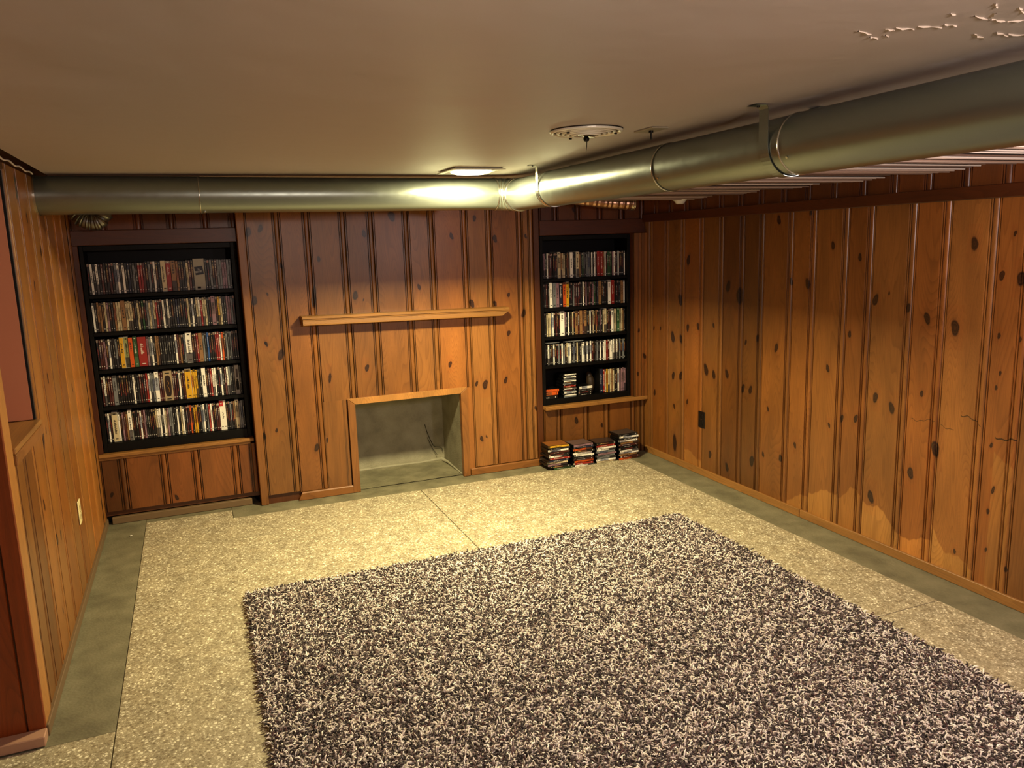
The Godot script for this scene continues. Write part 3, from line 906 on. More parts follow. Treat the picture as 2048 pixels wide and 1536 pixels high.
# =====================================================================
func build_niches() -> void:
	# ---- niche with the wide bookcase ----
	var s := begin()
	bb(s, Vector3(XL - 0.02, 0.05, -0.3), Vector3(-0.001, 0.405, ZN - 0.0185), 0.0)
	var p1 := struct("wall_niche", "low plank panel below the wide bookcase", s, M.trim_dark)
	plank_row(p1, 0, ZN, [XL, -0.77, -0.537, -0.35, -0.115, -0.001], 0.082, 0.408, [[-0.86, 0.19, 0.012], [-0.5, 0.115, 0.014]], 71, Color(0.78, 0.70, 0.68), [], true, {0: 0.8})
	s = begin()
	bb(s, Vector3(XL, 0.408, ZN - 0.01), Vector3(-0.03, 0.424, ZN + 0.008), 0.002)
	bb(s, Vector3(XL, 0.424, -0.28), Vector3(-0.008, 0.446, ZN + 0.022), 0.004)
	struct("trim_6", "pine sill below the wide bookcase", s, M.sill)
	s = begin()
	bb(s, Vector3(-0.875, 0.0, ZN - 0.03), Vector3(-0.052, 0.042, ZN + 0.004), 0.003)
	struct("baseboard_niche", "rough pale kick strip below the wide bookcase", s, M.kick)
	s = begin()
	bb(s, Vector3(XL, 1.69, ZN - 0.02), Vector3(-0.001, 1.776, ZN + 0.006), 0.003)
	bb(s, Vector3(XL, 0.446, ZN - 0.02), Vector3(-0.877, 1.69, ZN - 0.006), 0.002)
	struct("trim_7", "plain board above the wide bookcase", s, M.trim_red_shaded)
	s = begin()
	bb(s, Vector3(XL, 1.776, -0.3), Vector3(-0.001, H, ZN - 0.0185), 0.0)
	var p3 := struct("wall_niche", "planks above the wide bookcase, tinted dark for the duct shadow", s, M.trim_dark)
	plank_row(p3, 0, ZN, [XL, -0.72, -0.53, -0.35, -0.16, -0.001], 1.777, H, [], 76, Color(0.6, 0.5, 0.48), [], false)  # darker tint stands for the shade behind the duct
	bookcase("wide", -0.874, -0.02, 0.448, 1.688, ZN - 0.022, [0.503, 0.728, 0.953, 1.178, 1.402], "wide black bookcase full of disc cases beside the golden plank wall")
	# ---- niche with the narrow bookcase ----
	s = begin()
	bb(s, Vector3(2.019, -0.006, -0.3), Vector3(XR + 0.02, 0.412, ZR - 0.0185), 0.0)
	var p2 := struct("wall_niche", "low plank panel below the narrow bookcase", s, M.trim_dark)
	plank_row(p2, 0, ZR, [2.02, 2.159, 2.382, 2.56, 2.793, XR - 0.001], 0.0, 0.414, [[2.285, 0.305, 0.02], [2.5, 0.245, 0.013]], 81, Color(0.86, 0.82, 0.78))
	s = begin()
	bb(s, Vector3(2.019, 0.414, -0.28), Vector3(XR - 0.001, 0.443, ZR + 0.05), 0.004)
	struct("trim_8", "pine sill below the narrow bookcase", s, M.sill)
	s = begin()
	bb(s, Vector3(2.019, 1.672, ZR - 0.02), Vector3(XR - 0.001, 1.775, ZR + 0.008), 0.003)
	struct("trim_9", "plain board above the narrow bookcase", s, M.trim_red_shaded)
	s = begin()
	bb(s, Vector3(2.019, 1.775, -0.3), Vector3(XR + 0.02, H, ZR - 0.0185), 0.0)
	var p4 := struct("wall_niche", "planks above the narrow bookcase, tinted dark for the duct shadow", s, M.trim_dark)
	plank_row(p4, 0, ZR, [2.02, 2.16, 2.34, 2.52, 2.70, XR - 0.001], 1.777, H, [[2.29, 1.85, 0.014]], 86, Color(0.6, 0.5, 0.48), [], true)  # shade near the ceiling is put into this darker tint
	s = begin()
	bb(s, Vector3(2.76, 0.443, -0.3), Vector3(XR + 0.02, 1.672, ZR + 0.02), 0.0)
	var p5 := struct("wall_niche", "narrow planks between the narrow bookcase and the corner", s, M.trim_dark)
	plank_row(p5, 0, ZR + 0.045, [2.762, 2.825, XR - 0.001], 0.444, 1.671, [[2.80, 0.95, 0.012], [2.85, 0.75, 0.016], [2.79, 0.62, 0.012]], 91, Color(0.84, 0.78, 0.76))
	bookcase("narrow", 2.022, 2.755, 0.445, 1.668, ZR - 0.004, [0.485, 0.735, 0.945, 1.155, 1.365], "narrow black bookcase of discs and boxes beside the corner")

func bookcase(kind: String, x0: float, x1: float, y0: float, y1: float, zf: float, shelves: Array, label: String) -> void:
	var t := thing("bookcase", label, "bookcase", Vector3((x0 + x1) * 0.5, y0, zf))
	var hw := (x1 - x0) * 0.5
	var zb := -0.2
	for sg in [-1.0, 1.0]:
		var s := begin()
		bb(s, Vector3(sg * hw - (0.022 if sg > 0 else 0.0), 0.0, zb), Vector3(sg * hw + (0.0 if sg > 0 else 0.022), y1 - y0, 0.0), 0.0015)
		part("side_panel", s, M.black, t)
	var s := begin()
	bb(s, Vector3(-hw + 0.022, 0.0, zb), Vector3(hw - 0.022, y1 - y0, zb + 0.006), 0.0)
	part("back_panel", s, M.black, t)
	for i in shelves.size():
		s = begin()
		var yt: float = shelves[i] - y0
		if i == 0:
			bb(s, Vector3(-hw + 0.022, 0.0, zb + 0.006), Vector3(hw - 0.022, yt, -0.0005), 0.0015)
			part("plinth", s, M.black, t)
		else:
			bb(s, Vector3(-hw + 0.022, yt - 0.021, zb + 0.006), Vector3(hw - 0.022, yt, -0.006), 0.0015)
			part("shelf", s, M.black, t)
	s = begin()
	bb(s, Vector3(-hw + 0.022, y1 - y0 - 0.03, zb + 0.006), Vector3(hw - 0.022, y1 - y0, -0.0005), 0.0015)
	part("top_panel", s, M.black, t)

# =====================================================================
func ring_bead(st: SurfaceTool, c: Vector3, axis: Vector3, r: float, h: float, w: float) -> void:
	var a := axis.normalized()
	tube(st, [c - a * w, c - a * w * 0.5, c, c + a * w * 0.5, c + a * w], [r - 0.0005, r + h * 0.8, r + h, r + h * 0.8, r - 0.0005], 40, false)

func build_ducts() -> void:
	var t := thing("air_duct", "round galvanised air duct with an elbow below the ceiling", "duct", Vector3.ZERO)
	var r := 0.0875
	var L0 := Vector3(-0.925, 1.908, 0.945)
	var E0 := Vector3(1.315, 1.898, 0.97)
	var E1 := Vector3(1.427, 1.888, 1.08)
	var Zn := Vector3(1.335, 1.882, 6.35)
	var ax := (E0 - L0).normalized()
	var az := (Zn - E1).normalized()
	var pipe := func(a: Vector3, b: Vector3, rr: float) -> void:
		var s := begin()
		tube(s, [a, a.lerp(b, 0.5), b], rr, 48, false, 1.0)
		part("pipe_section", s, M.galv, t)
	var seamx := L0 + ax * (0.712 / ax.x)
	pipe.call(L0, seamx + ax * 0.01, r)
	pipe.call(seamx, E0, r - 0.0015)
	# elbow: gores round the bend
	var n := 4
	var cen := E0 + Vector3(0, 0, 0.11)
	var pts := []
	for i in n + 1:
		var an := PI / 2 * i / n
		pts.append(cen + Vector3(sin(an) * 0.112, lerpf(0.0, E1.y - E0.y, float(i) / n), -cos(an) * 0.11))
	pts[n] = E1
	for i in n:
		var s := begin()
		var a: Vector3 = pts[i]
		var b: Vector3 = pts[i + 1]
		# gore: both rings lie in the mitre planes through the centre of the bend
		var rings := []
		for e in [i, i + 1]:
			var an: float = PI / 2 * e / n
			var out := Vector3(sin(an), 0, -cos(an))
			var ring := []
			for k in 41:
				var th := TAU * k / 40.0
				ring.append([pts[e] + out * cos(th) * r + Vector3.UP * sin(th) * r, (out * cos(th) + Vector3.UP * sin(th))])
			rings.append(ring)
		for k in 40:
			quad(s, rings[0][k][0], rings[0][k + 1][0], rings[1][k + 1][0], rings[1][k][0], (rings[0][k][1] + rings[0][k + 1][1] + rings[1][k][1] + rings[1][k + 1][1]).normalized())
		part("elbow_gore", s, M.galv, t)
	for i in n + 1:
		var an: float = PI / 2 * i / n
		var tang := Vector3(cos(an), 0, sin(an))
		var s := begin()
		ring_bead(s, pts[i], tang, r, 0.0035, 0.004)
		part("seam_bead", s, M.galv_edge, t)
	var zs := [E1.z, 1.5, 2.59, 3.28, 4.4, 5.4, 6.35]
	for i in zs.size() - 1:
		var a: Vector3 = E1 + az * ((zs[i] - E1.z) / az.z)
		var b: Vector3 = E1 + az * ((zs[i + 1] - E1.z) / az.z)
		pipe.call(a, b + az * 0.008, r - 0.0015 + 0.0015 * (i % 2))
		if i > 0:
			var s := begin()
			ring_bead(s, a, az, r, 0.0022, 0.0035)
			part("seam_bead", s, M.galv_edge, t)
			s = begin()
			var sd := Vector3(-cos(0.5), -sin(0.5), 0)
			tube(s, [a + az * 0.03 + sd * (r - 0.002), a + az * 0.03 + sd * (r + 0.004)], 0.004, 8)
			part("screw", s, M.galv_edge, t)
	var s := begin()
	ring_bead(s, seamx, ax, r, 0.0025, 0.003)
	part("seam_bead", s, M.galv_edge, t)
	s = begin()
	var sdn := Vector3(0, -0.92, 0.39)
	tube(s, [seamx + ax * 0.018 + sdn * (r - 0.002), seamx + ax * 0.018 + sdn * (r + 0.005)], 0.005, 8)
	part("screw", s, M.galv_edge, t)
	s = begin()
	tube(s, [L0 + ax * 0.02, L0 + ax * 0.028], r + 0.004, 40, false)
	part("collar", s, M.galv_edge, t)

	# hanger straps: a band that hugs the pipe with tabs screwed to the ceiling
	for q in [[1.525, "narrow galvanised hanger strap on the duct next to the elbow"], [3.22, "galvanised hanger strap with a bent tab at the duct's middle joint"], [5.1, "galvanised hanger strap on the duct behind the camera"]]:
		var c: Vector3 = E1 + az * ((q[0] - E1.z) / az.z)
		var st := thing("hanger_strap", q[1], "hanger strap", c, "duct hanger straps")
		var path := []
		var rr := r + 0.002
		path.append(Vector3(-rr - 0.045, H - c.y - 0.0025, 0))
		path.append(Vector3(-rr - 0.006, H - c.y - 0.003, 0))
		path.append(Vector3(-rr - 0.001, H - c.y - 0.012, 0))
		for k in 25:
			var an := PI + PI * k / 24.0
			path.append(Vector3(cos(an) * rr, sin(an) * rr, 0))
		path.append(Vector3(rr + 0.001, H - c.y - 0.012, 0))
		path.append(Vector3(rr + 0.006, H - c.y - 0.003, 0))
		path.append(Vector3(rr + 0.04, H - c.y - 0.0025, 0))
		s = begin()
		var hw := 0.012 if q[0] < 2.0 else 0.02
		for i in path.size() - 1:
			var a: Vector3 = path[i]
			var b: Vector3 = path[i + 1]
			var d := (b - a).normalized()
			var nn := Vector3(-d.y, d.x, 0)
			for sg in [-1.0, 1.0]:
				var off: Vector3 = nn * 0.0008 * sg
				quad(s, a + off + Vector3(0, 0, -hw), b + off + Vector3(0, 0, -hw), b + off + Vector3(0, 0, hw), a + off + Vector3(0, 0, hw), nn * sg)
				quad(s, a + nn * 0.0008 + Vector3(0, 0, hw * sg), b + nn * 0.0008 + Vector3(0, 0, hw * sg), b - nn * 0.0008 + Vector3(0, 0, hw * sg), a - nn * 0.0008 + Vector3(0, 0, hw * sg), Vector3(0, 0, sg))
		part("band", s, M.galv_edge if q[0] < 2.0 else M.galv, st)
		for sg in [-1.0, 1.0]:
			s = begin()
			lathe(s, [Vector2(0.0, -0.005), Vector2(0.004, -0.0045), Vector2(0.005, 0.0)], 10, Vector3(sg * (rr + 0.022), H - c.y - 0.003, 0))
			part("screw", s, M.screw, st)

	# flexible branches
	flex("flexible_duct", "ribbed flexible branch duct under the soffit beside the narrow bookcase", [Vector3(1.98, 1.935, 0.2), Vector3(2.2, 1.905, 0.24), Vector3(2.42, 1.883, 0.27), Vector3(2.62, 1.872, 0.29)], 0.042, 0.010, false)
	flex("flexible_duct", "crumpled foil duct elbow below the duct near the golden plank wall", [Vector3(-0.845, 1.95, 0.17), Vector3(-0.835, 1.865, 0.19), Vector3(-0.785, 1.818, 0.2), Vector3(-0.72, 1.826, 0.2), Vector3(-0.69, 1.90, 0.2), Vector3(-0.685, 1.96, 0.2)], 0.046, 0.012, true)

func flex(called: String, label: String, path: Array, r: float, pitch: float, crumpled: bool) -> void:
	var t := thing(called, label, "flexible duct", Vector3.ZERO)
	var sm := smooth(path, 14)
	var nz := noise(9, 22.0, 2)
	var rad := []
	var len := 0.0
	for i in sm.size():
		if i > 0: len += (sm[i] - sm[i - 1]).length()
		var k := 0.5 + 0.5 * cos(TAU * len / pitch)
		var rr := r - 0.004 * k
		if crumpled: rr *= 1.0 + 0.22 * nz.get_noise_1d(len * 2.0)
		else: rr *= lerpf(0.75, 1.15, float(i) / sm.size())
		rad.append(rr)
	var s := begin()
	tube(s, sm, rad, 28, true)
	var fm: StandardMaterial3D = M.foil.duplicate()
	if not crumpled: fm.albedo_color = Color(0.78, 0.62, 0.5)  # coppery tint paints in the wood reflected by the foil
	part("ribbed_hose", s, fm, t)
	s = begin()
	var e: Vector3 = sm[-1]
	var d: Vector3 = (sm[-1] - sm[-2]).normalized()
	for k in 3:
		ring_bead(s, e - d * (0.004 + k * 0.011), d, rad[-1] * 1.02, 0.005, 0.003)
	part("end_rings", s, M.galv_edge, t)

# =====================================================================
func build_fittings() -> void:
	# ---- recessed ceiling lamp in the frame, with its light ----
	var at := Vector3(1.075, H, 1.278)
	var t := thing("recessed_light", "lit square recessed ceiling light next to the duct elbow", "ceiling light", at)
	var hs := 0.137
	var s := begin()
	for q in [[-hs, -hs, hs, -hs + 0.026], [-hs, hs - 0.026, hs, hs], [-hs, -hs + 0.026, -hs + 0.026, hs - 0.026], [hs - 0.026, -hs + 0.026, hs, hs - 0.026]]:
		bb(s, Vector3(q[0], -0.012, q[1]), Vector3(q[2], -0.006, q[3]), 0.0015)
	part("trim_frame", s, plain(Color(0.8, 0.78, 0.72), 0.4), t)
	s = begin()
	bb(s, Vector3(-hs + 0.012, -0.006, -hs + 0.012), Vector3(hs - 0.012, -0.0005, hs - 0.012), 0.0)
	part("back_plate", s, plain(Color(0.7, 0.68, 0.6), 0.5), t)
	s = begin()
	lathe(s, [Vector2(0.0, -0.026), Vector2(0.04, -0.0255), Vector2(0.075, -0.0225), Vector2(0.1, -0.016), Vector2(0.106, -0.0065), Vector2(0.0, -0.0062)], 48)
	var col := Color(1.0, 0.96, 0.80)
	var lm := plain(col, 0.4)
	lm.emission_enabled = true
	lm.emission = col
	lm.emission_energy_multiplier = 5.0
	part("lamp_lens", s, lm, t)
	var l := AreaLight3D.new()
	l.name = "recessed_light_glow"
	l.area_size = Vector2(0.17, 0.17)
	l.light_color = Color(1.0, 0.93, 0.71)
	l.light_energy = 11.5
	l.area_range = 12.0
	l.area_attenuation = 2.0
	l.shadow_enabled = true
	l.rotation = Vector3(-PI / 2, 0, 0)
	l.position = at + Vector3(0, -0.032, 0)
	add_child(l, true)

	# ---- old lamp base: ringed metal medallion ----
	t = thing("light_fixture_base", "round ringed metal fixture base with a dangling wire on the ceiling", "light fixture", Vector3(1.007, H, 2.665))
	var mm := plain(Color(0.92, 0.91, 0.86), 0.3, 0.3)
	s = begin()
	lathe(s, [Vector2(0.0, -0.006), Vector2(0.112, -0.006), Vector2(0.124, -0.004), Vector2(0.126, 0.0)], 56)
	part("dark_dish", s, plain(Color(0.13, 0.09, 0.075), 0.5), t)
	for q in [[0.118, 0.0075], [0.097, 0.0055], [0.080, 0.005], [0.064, 0.0055], [0.046, 0.006]]:
		s = begin()
		var rp := []
		for k in 9:
			var an := PI * k / 8.0
			rp.append(Vector2(q[0] - cos(an) * q[1], -0.004 - (0.118 - q[0]) * 0.16 - sin(an) * q[1]))
		lathe(s, rp, 56)
		part("ring", s, mm, t)
	s = begin()
	lathe(s, [Vector2(0.0, -0.012), Vector2(0.038, -0.012), Vector2(0.040, -0.008)], 40)
	part("inner_plate", s, M.screw, t)
	s = begin()
	cbox(s, Vector3(0, -0.02, 0), Vector3(0.1, 0.005, 0.016), 0.001, Transform3D(Basis(Vector3.UP, 0.5), Vector3.ZERO))
	part("cross_bar", s, M.galv_edge, t)
	s = begin()
	lathe(s, [Vector2(0.0, -0.041), Vector2(0.009, -0.037), Vector2(0.011, -0.03), Vector2(0.007, -0.022), Vector2(0.0, -0.0215)], 18)
	part("socket_stub", s, M.screw, t)
	s = begin()
	tube(s, [Vector3(0.002, -0.038, 0), Vector3(0.001, -0.055, 0), Vector3(-0.003, -0.075, 0.002)], [0.0016, 0.0013, 0.0008], 6)
	part("wire", s, M.screw, t)
	for q in [0.6, 2.7, 4.6]:
		s = begin()
		lathe(s, [Vector2(0.0, -0.02), Vector2(0.005, -0.0195), Vector2(0.006, -0.015)], 10, Vector3(cos(q) * 0.1, 0.0, sin(q) * 0.1))
		part("screw", s, M.screw, t)

	t = thing("cover_plate", "small blank metal cover plate with a hanging bolt on the ceiling", "cover plate", Vector3(1.228, H, 2.724))
	s = begin()
	cbox(s, Vector3(0, -0.003, 0), Vector3(0.066, 0.005, 0.118), 0.001)
	part("plate", s, plain(Color(0.62, 0.58, 0.5), 0.4, 0.3), t)
	s = begin()
	lathe(s, [Vector2(0.0, -0.036), Vector2(0.003, -0.035), Vector2(0.003, -0.014), Vector2(0.008, -0.012), Vector2(0.008, -0.0055), Vector2(0.0, -0.005)], 12)
	part("bolt", s, M.screw, t)

	# ---- white keyless socket under the soffit ----
	t = thing("lamp_socket", "small white porcelain lamp socket under the soffit near the corner", "lamp socket", Vector3(2.79, 1.885, 0.60))
	s = begin()
	lathe(s, [Vector2(0.02, -0.036), Vector2(0.03, -0.03), Vector2(0.036, -0.018), Vector2(0.052, -0.008), Vector2(0.054, 0.0)], 28)
	part("porcelain_body", s, plain(Color(0.85, 0.83, 0.78), 0.3), t)
	s = begin()
	lathe(s, [Vector2(0.0, -0.034), Vector2(0.02, -0.034), Vector2(0.02, -0.036)], 20)
	part("socket_mouth", s, M.dark, t)

	# ---- outlets ----
	outlet("ivory wall outlet low on the golden plank wall", Vector3(XL + 0.001, 0.40, 0.935), 1.0, Color(0.88, 0.82, 0.6), Color(0.72, 0.66, 0.48))
	outlet("black wall outlet on the long plank wall near the corner", Vector3(XR - 0.001, 0.391, 0.752), -1.0, Color(0.035, 0.025, 0.02), Color(0.02, 0.015, 0.012))

	# ---- white cable along the head of the left wall ----
	t = thing("cable", "thin white cable stapled along the top of the golden plank wall", "cable", Vector3.ZERO)
	s = begin()
	var pts := []
	for i in 30:
		var z := lerpf(1.07, 2.2, i / 29.0)
		pts.append(Vector3(XL + 0.016, 1.992 + 0.004 * sin(i * 1.1), z))
	tube(s, pts, 0.0035, 8)
	part("sheath", s, plain(Color(0.85, 0.8, 0.76), 0.45), t)

	# paint crumbs on the floor
	for q in [[-0.77 + 0.02, 0.01, -0.6, 0.12, "white paint chip on the concrete border by the wide bookcase"], [-0.58, 0.01, -0.45, 0.20, "white paint chip on the terrazzo facing the wide bookcase"]]:
		pass
	var chip := [[un_floor(262, 1072), "white paint chip on the terrazzo close to the wide bookcase"], [un_floor(341, 1017), "white paint chip against the kick strip of the wide bookcase"]]
	for q in chip:
		var ct := begin()
		cbox(ct, Vector3(0, 0.002, 0), Vector3(0.014, 0.003, 0.009), 0.001, Transform3D(Basis(Vector3.UP, 0.4), Vector3.ZERO))
		var o := part("paint_chip", ct, plain(Color(0.9, 0.88, 0.82), 0.6), self)
		o.position = q[0]
		tag(o, q[1], "paint chip")

func un_floor(u: float, v: float) -> Vector3:
	var f := 1571.4
	var d := Basis.from_euler(Vector3(deg_to_rad(-10.1506), deg_to_rad(-21.9877), deg_to_rad(-1.834))) * Vector3((u - 1024.0) / f, -(v - 768.0) / f, -1.0)
	var c := Vector3(-0.3022, 1.6262, 5.1546)
	return c + d * (-c.y / d.y) + Vector3(0, 0.0005, 0)

func outlet(label: String, at: Vector3, dir: float, c: Color, c2: Color) -> void:
	var t := thing("wall_outlet", label, "outlet", at)
	var s := begin()
	cbox(s, Vector3(dir * 0.003, 0, 0), Vector3(0.006, 0.115, 0.07), 0.002)
	part("face_plate", s, plain(c, 0.35), t)
	for k in [-1.0, 1.0]:
		s = begin()
		cbox(s, Vector3(dir * 0.007, k * 0.021, 0), Vector3(0.004, 0.03, 0.033), 0.0015)
		var rc := part("receptacle", s, plain(c2, 0.35), t)
		for j in [-1.0, 1.0]:
			s = begin()
			cbox(s, Vector3(dir * 0.0088, k * 0.021 + 0.003, j * 0.0065), Vector3(0.001, 0.009, 0.002), 0.0002)
			part("slot", s, M.dark, rc)
	s = begin()
	tube(s, [Vector3(dir * 0.005, 0, 0), Vector3(dir * 0.0075, 0, 0)], 0.003, 10)
	part("screw", s, M.galv_edge, t)

# =====================================================================
func build_rug() -> void:
	var x0 := -0.19
	var x1 := 2.245
	var z0 := 1.40
	var z1 := 4.45
	var t := thing("shag_rug", "brown and cream shag rug on the terrazzo floor", "rug", Vector3((x0 + x1) * 0.5, 0.0, (z0 + z1) * 0.5))
	var hx := (x1 - x0) * 0.5
	var hz := (z1 - z0) * 0.5
	var s := begin()
	bb(s, Vector3(-hx, 0.0003, -hz), Vector3(hx, 0.010, hz), 0.003)
	part("backing", s, plain(Color(0.15, 0.11, 0.10), 0.95), t)
	var m := plain(Color.WHITE, 0.75)
	m.vertex_color_use_as_albedo = true
	m.rim_enabled = true
	m.rim = 0.3
	m.rim_tint = 0.5
	var cols := [Color(0.17, 0.12, 0.115), Color(0.27, 0.195, 0.185), Color(0.52, 0.45, 0.42), Color(0.88, 0.83, 0.78), Color(0.98, 0.95, 0.90), Color(0.36, 0.225, 0.205)]
	var wts := [0.28, 0.48, 0.59, 0.83, 0.96, 1.0]
	var lin := []
	for c in cols: lin.append(c.srgb_to_linear())
	var R := RandomNumberGenerator.new()
	R.seed = 99
	var nap := noise(7, 1.1, 2)
	for v in 4:
		var mesh := tuft_mesh(v)
		var n := 62000
		var mmesh := MultiMesh.new()
		mmesh.transform_format = MultiMesh.TRANSFORM_3D
		mmesh.use_colors = true
		mmesh.instance_count = n
		mmesh.mesh = mesh
		var buf := PackedFloat32Array()
		buf.resize(n * 16)
		var b := 0
		for i in n:
			var px := R.randf_range(-hx - 0.004, hx + 0.004)
			var pz := R.randf_range(-hz - 0.004, hz + 0.004)
			var ya := nap.get_noise_2d(px, pz) * 5.0 + R.randfn(0.0, 1.9)
			var sc := R.randf_range(0.75, 1.2)
			var ca := cos(ya) * sc
			var sa := sin(ya) * sc
			var sy := sc * R.randf_range(0.7, 1.15)
			buf[b] = ca
			buf[b + 2] = sa
			buf[b + 3] = px
			buf[b + 5] = sy
			buf[b + 7] = 0.006
			buf[b + 8] = -sa
			buf[b + 10] = ca
			buf[b + 11] = pz
			var q := R.randf()
			var k := 0
			while q > wts[k]: k += 1
			var c: Color = lin[k]
			var f := R.randf_range(0.8, 1.2)
			buf[b + 12] = c.r * f
			buf[b + 13] = c.g * f
			buf[b + 14] = c.b * f
			buf[b + 15] = 1.0
			b += 16
		mmesh.buffer = buf
		var o := MultiMeshInstance3D.new()
		o.name = "pile"
		o.multimesh = mmesh
		o.material_override = m
		o.set_meta("kind", "stuff")
		t.add_child(o, true)

# one bent strand of yarn, tapering to its tip
func tuft_mesh(v: int) -> ArrayMesh:
	var s := begin()
	var lean: float = [0.010, 0.017, 0.022, 0.014][v]
	var hgt: float = [0.025, 0.022, 0.016, 0.020][v]
	var tw: float = [0.002, -0.004, 0.004, 0.006][v]
	var pts := [Vector3(0, 0, 0), Vector3(lean * 0.2, hgt * 0.5, tw * 0.2), Vector3(lean * 0.62, hgt * 0.92, tw * 0.7), Vector3(lean * 1.25, hgt * (0.95 if v != 2 else 0.75), tw * 1.5)]
	s.set_color(Color.WHITE)
	tube(s, pts, [0.0019, 0.0025, 0.0024, 0.0012], 5, false)
	return s.commit()

# =====================================================================
# disc cases, box sets
const WORDS := {"k": "black", "w": "white", "c": "cream", "r": "red", "d": "dark red", "o": "orange", "y": "yellow", "b": "blue", "n": "navy", "g": "green", "e": "grey", "p": "mauve", "t": "tan", "s": "sage green"}
const ORD := ["first", "second", "third", "fourth", "fifth", "sixth", "seventh", "eighth", "ninth", "tenth", "eleventh", "twelfth", "thirteenth", "fourteenth", "fifteenth", "sixteenth", "seventeenth", "eighteenth", "nineteenth", "twentieth", "twenty-first", "twenty-second", "twenty-third", "twenty-fourth", "twenty-fifth", "twenty-sixth", "twenty-seventh", "twenty-eighth", "twenty-ninth", "thirtieth", "thirty-first", "thirty-second", "thirty-third", "thirty-fourth", "thirty-fifth"]
const VAR := 4

func spine_atlas() -> void:
	var base := {"k": Color(0.05, 0.05, 0.055), "w": Color(0.95, 0.93, 0.88), "c": Color(0.78, 0.72, 0.58), "r": Color(0.55, 0.12, 0.09), "d": Color(0.26, 0.09, 0.075), "o": Color(0.78, 0.32, 0.08), "y": Color(0.82, 0.62, 0.12), "b": Color(0.14, 0.3, 0.55), "n": Color(0.07, 0.10, 0.2), "g": Color(0.12, 0.28, 0.14), "e": Color(0.45, 0.46, 0.47), "p": Color(0.55, 0.42, 0.46), "t": Color(0.55, 0.40, 0.25), "s": Color(0.55, 0.58, 0.36)}
	var keys := base.keys()
	var cw := 16
	var ch := 192
	var im := Image.create(cw * keys.size() * VAR, ch, false, Image.FORMAT_RGB8)
	var R := RandomNumberGenerator.new()
	R.seed = 5
	for ki in keys.size():
		var key: String = keys[ki]
		var bc: Color = base[key]
		var light: bool = bc.get_luminance() > 0.35
		for v in VAR:
			var x0 := (ki * VAR + v) * cw
			im.fill_rect(Rect2i(x0, 0, cw, ch), bc)
			var ink := Color(0.06, 0.05, 0.05) if light else Color(0.8, 0.78, 0.72)
			if key == "k": ink = [Color(0.75, 0.74, 0.7), Color(0.55, 0.14, 0.1), Color(0.5, 0.5, 0.5), Color(0.7, 0.6, 0.35)][v]
			# coloured band at the head or foot
			if v == 1:
				im.fill_rect(Rect2i(x0, 0, cw, 16), bc.darkened(0.5) if light else Color(0.55, 0.5, 0.45))
			if v == 2:
				im.fill_rect(Rect2i(x0, 128, cw, 64), bc.lerp(Color(0.1, 0.08, 0.1), 0.7) if light else bc.lightened(0.12))
			if v == 3:
				im.fill_rect(Rect2i(x0, 40, cw, 80), bc.lerp([Color(0.5, 0.15, 0.1), Color(0.15, 0.2, 0.35), Color(0.3, 0.25, 0.2)][ki % 3], 0.45))
			# title: short strokes of type running down the spine
			var y := 26 + R.randi() % 24
			var stop := y + 40 + R.randi() % 60
			while y < stop:
				var hgt := 2 + R.randi() % 4
				im.fill_rect(Rect2i(x0 + 5, y, 3 + R.randi() % 4, hgt), ink)
				y += hgt + 1 + (3 if R.randf() < 0.2 else 0)
			im.fill_rect(Rect2i(x0 + 5, ch - 20, 7, 5), Color(0.82, 0.8, 0.76) if not light else ink)
			if v != 0: im.fill_rect(Rect2i(x0 + 5, 7, 6, 7), ink)
	var tex := ImageTexture.create_from_image(im)
	var total := keys.size() * VAR
	for ki in keys.size():
		for v in VAR:
			var m := plain(Color.WHITE, 0.42)
			m.albedo_texture = tex
			m.uv1_scale = Vector3(1.0 / total * 0.94, 1, 1)
			m.uv1_offset = Vector3((ki * VAR + v + 0.03) / total, 0, 0)
			spine_mats[keys[ki] + str(v)] = m

func case_mesh(t: float, h: float, d: float) -> ArrayMesh:
	var key := "c%.4f_%.3f_%.3f" % [t, h, d]
	if not box_meshes.has(key):
		var s := begin()
		cbox(s, Vector3(0, h * 0.5, -d * 0.5), Vector3(t, h, d), 0.0012)
		box_meshes[key] = s.commit()
	return box_meshes[key]

# printed sleeve on the spine, uv upright from head to foot
func sleeve_mesh(t: float, h: float) -> ArrayMesh:
	var key := "s%.4f_%.3f" % [t, h]
	if not box_meshes.has(key):
		var s := begin()
		var a := t * 0.5 - minf(0.0011, t * 0.1)
		var y0 := 0.003
		var y1 := h - 0.003
		var z := 0.0007
		quad(s, Vector3(-a, y0, z), Vector3(a, y0, z), Vector3(a, y1, z), Vector3(-a, y1, z), Vector3(0, 0, 1), Vector2(0, 1), Vector2(1, 1), Vector2(1, 0), Vector2(0, 0))
		for q in [[-1.0, 0.0], [1.0, 1.0]]:
			quad(s, Vector3(a * q[0], y0, 0), Vector3(a * q[0], y0, z), Vector3(a * q[0], y1, z), Vector3(a * q[0], y1, 0), Vector3(q[0], 0, 0), Vector2(q[1], 1), Vector2(q[1], 1), Vector2(q[1], 0), Vector2(q[1], 0))
		for q in [[y0, -1.0, 1.0], [y1, 1.0, 0.0]]:
			quad(s, Vector3(-a, q[0], 0), Vector3(a, q[0], 0), Vector3(a, q[0], z), Vector3(-a, q[0], z), Vector3(0, q[1], 0), Vector2(0, q[2]), Vector2(1, q[2]), Vector2(1, q[2]), Vector2(0, q[2]))
		box_meshes[key] = s.commit()
	return box_meshes[key]

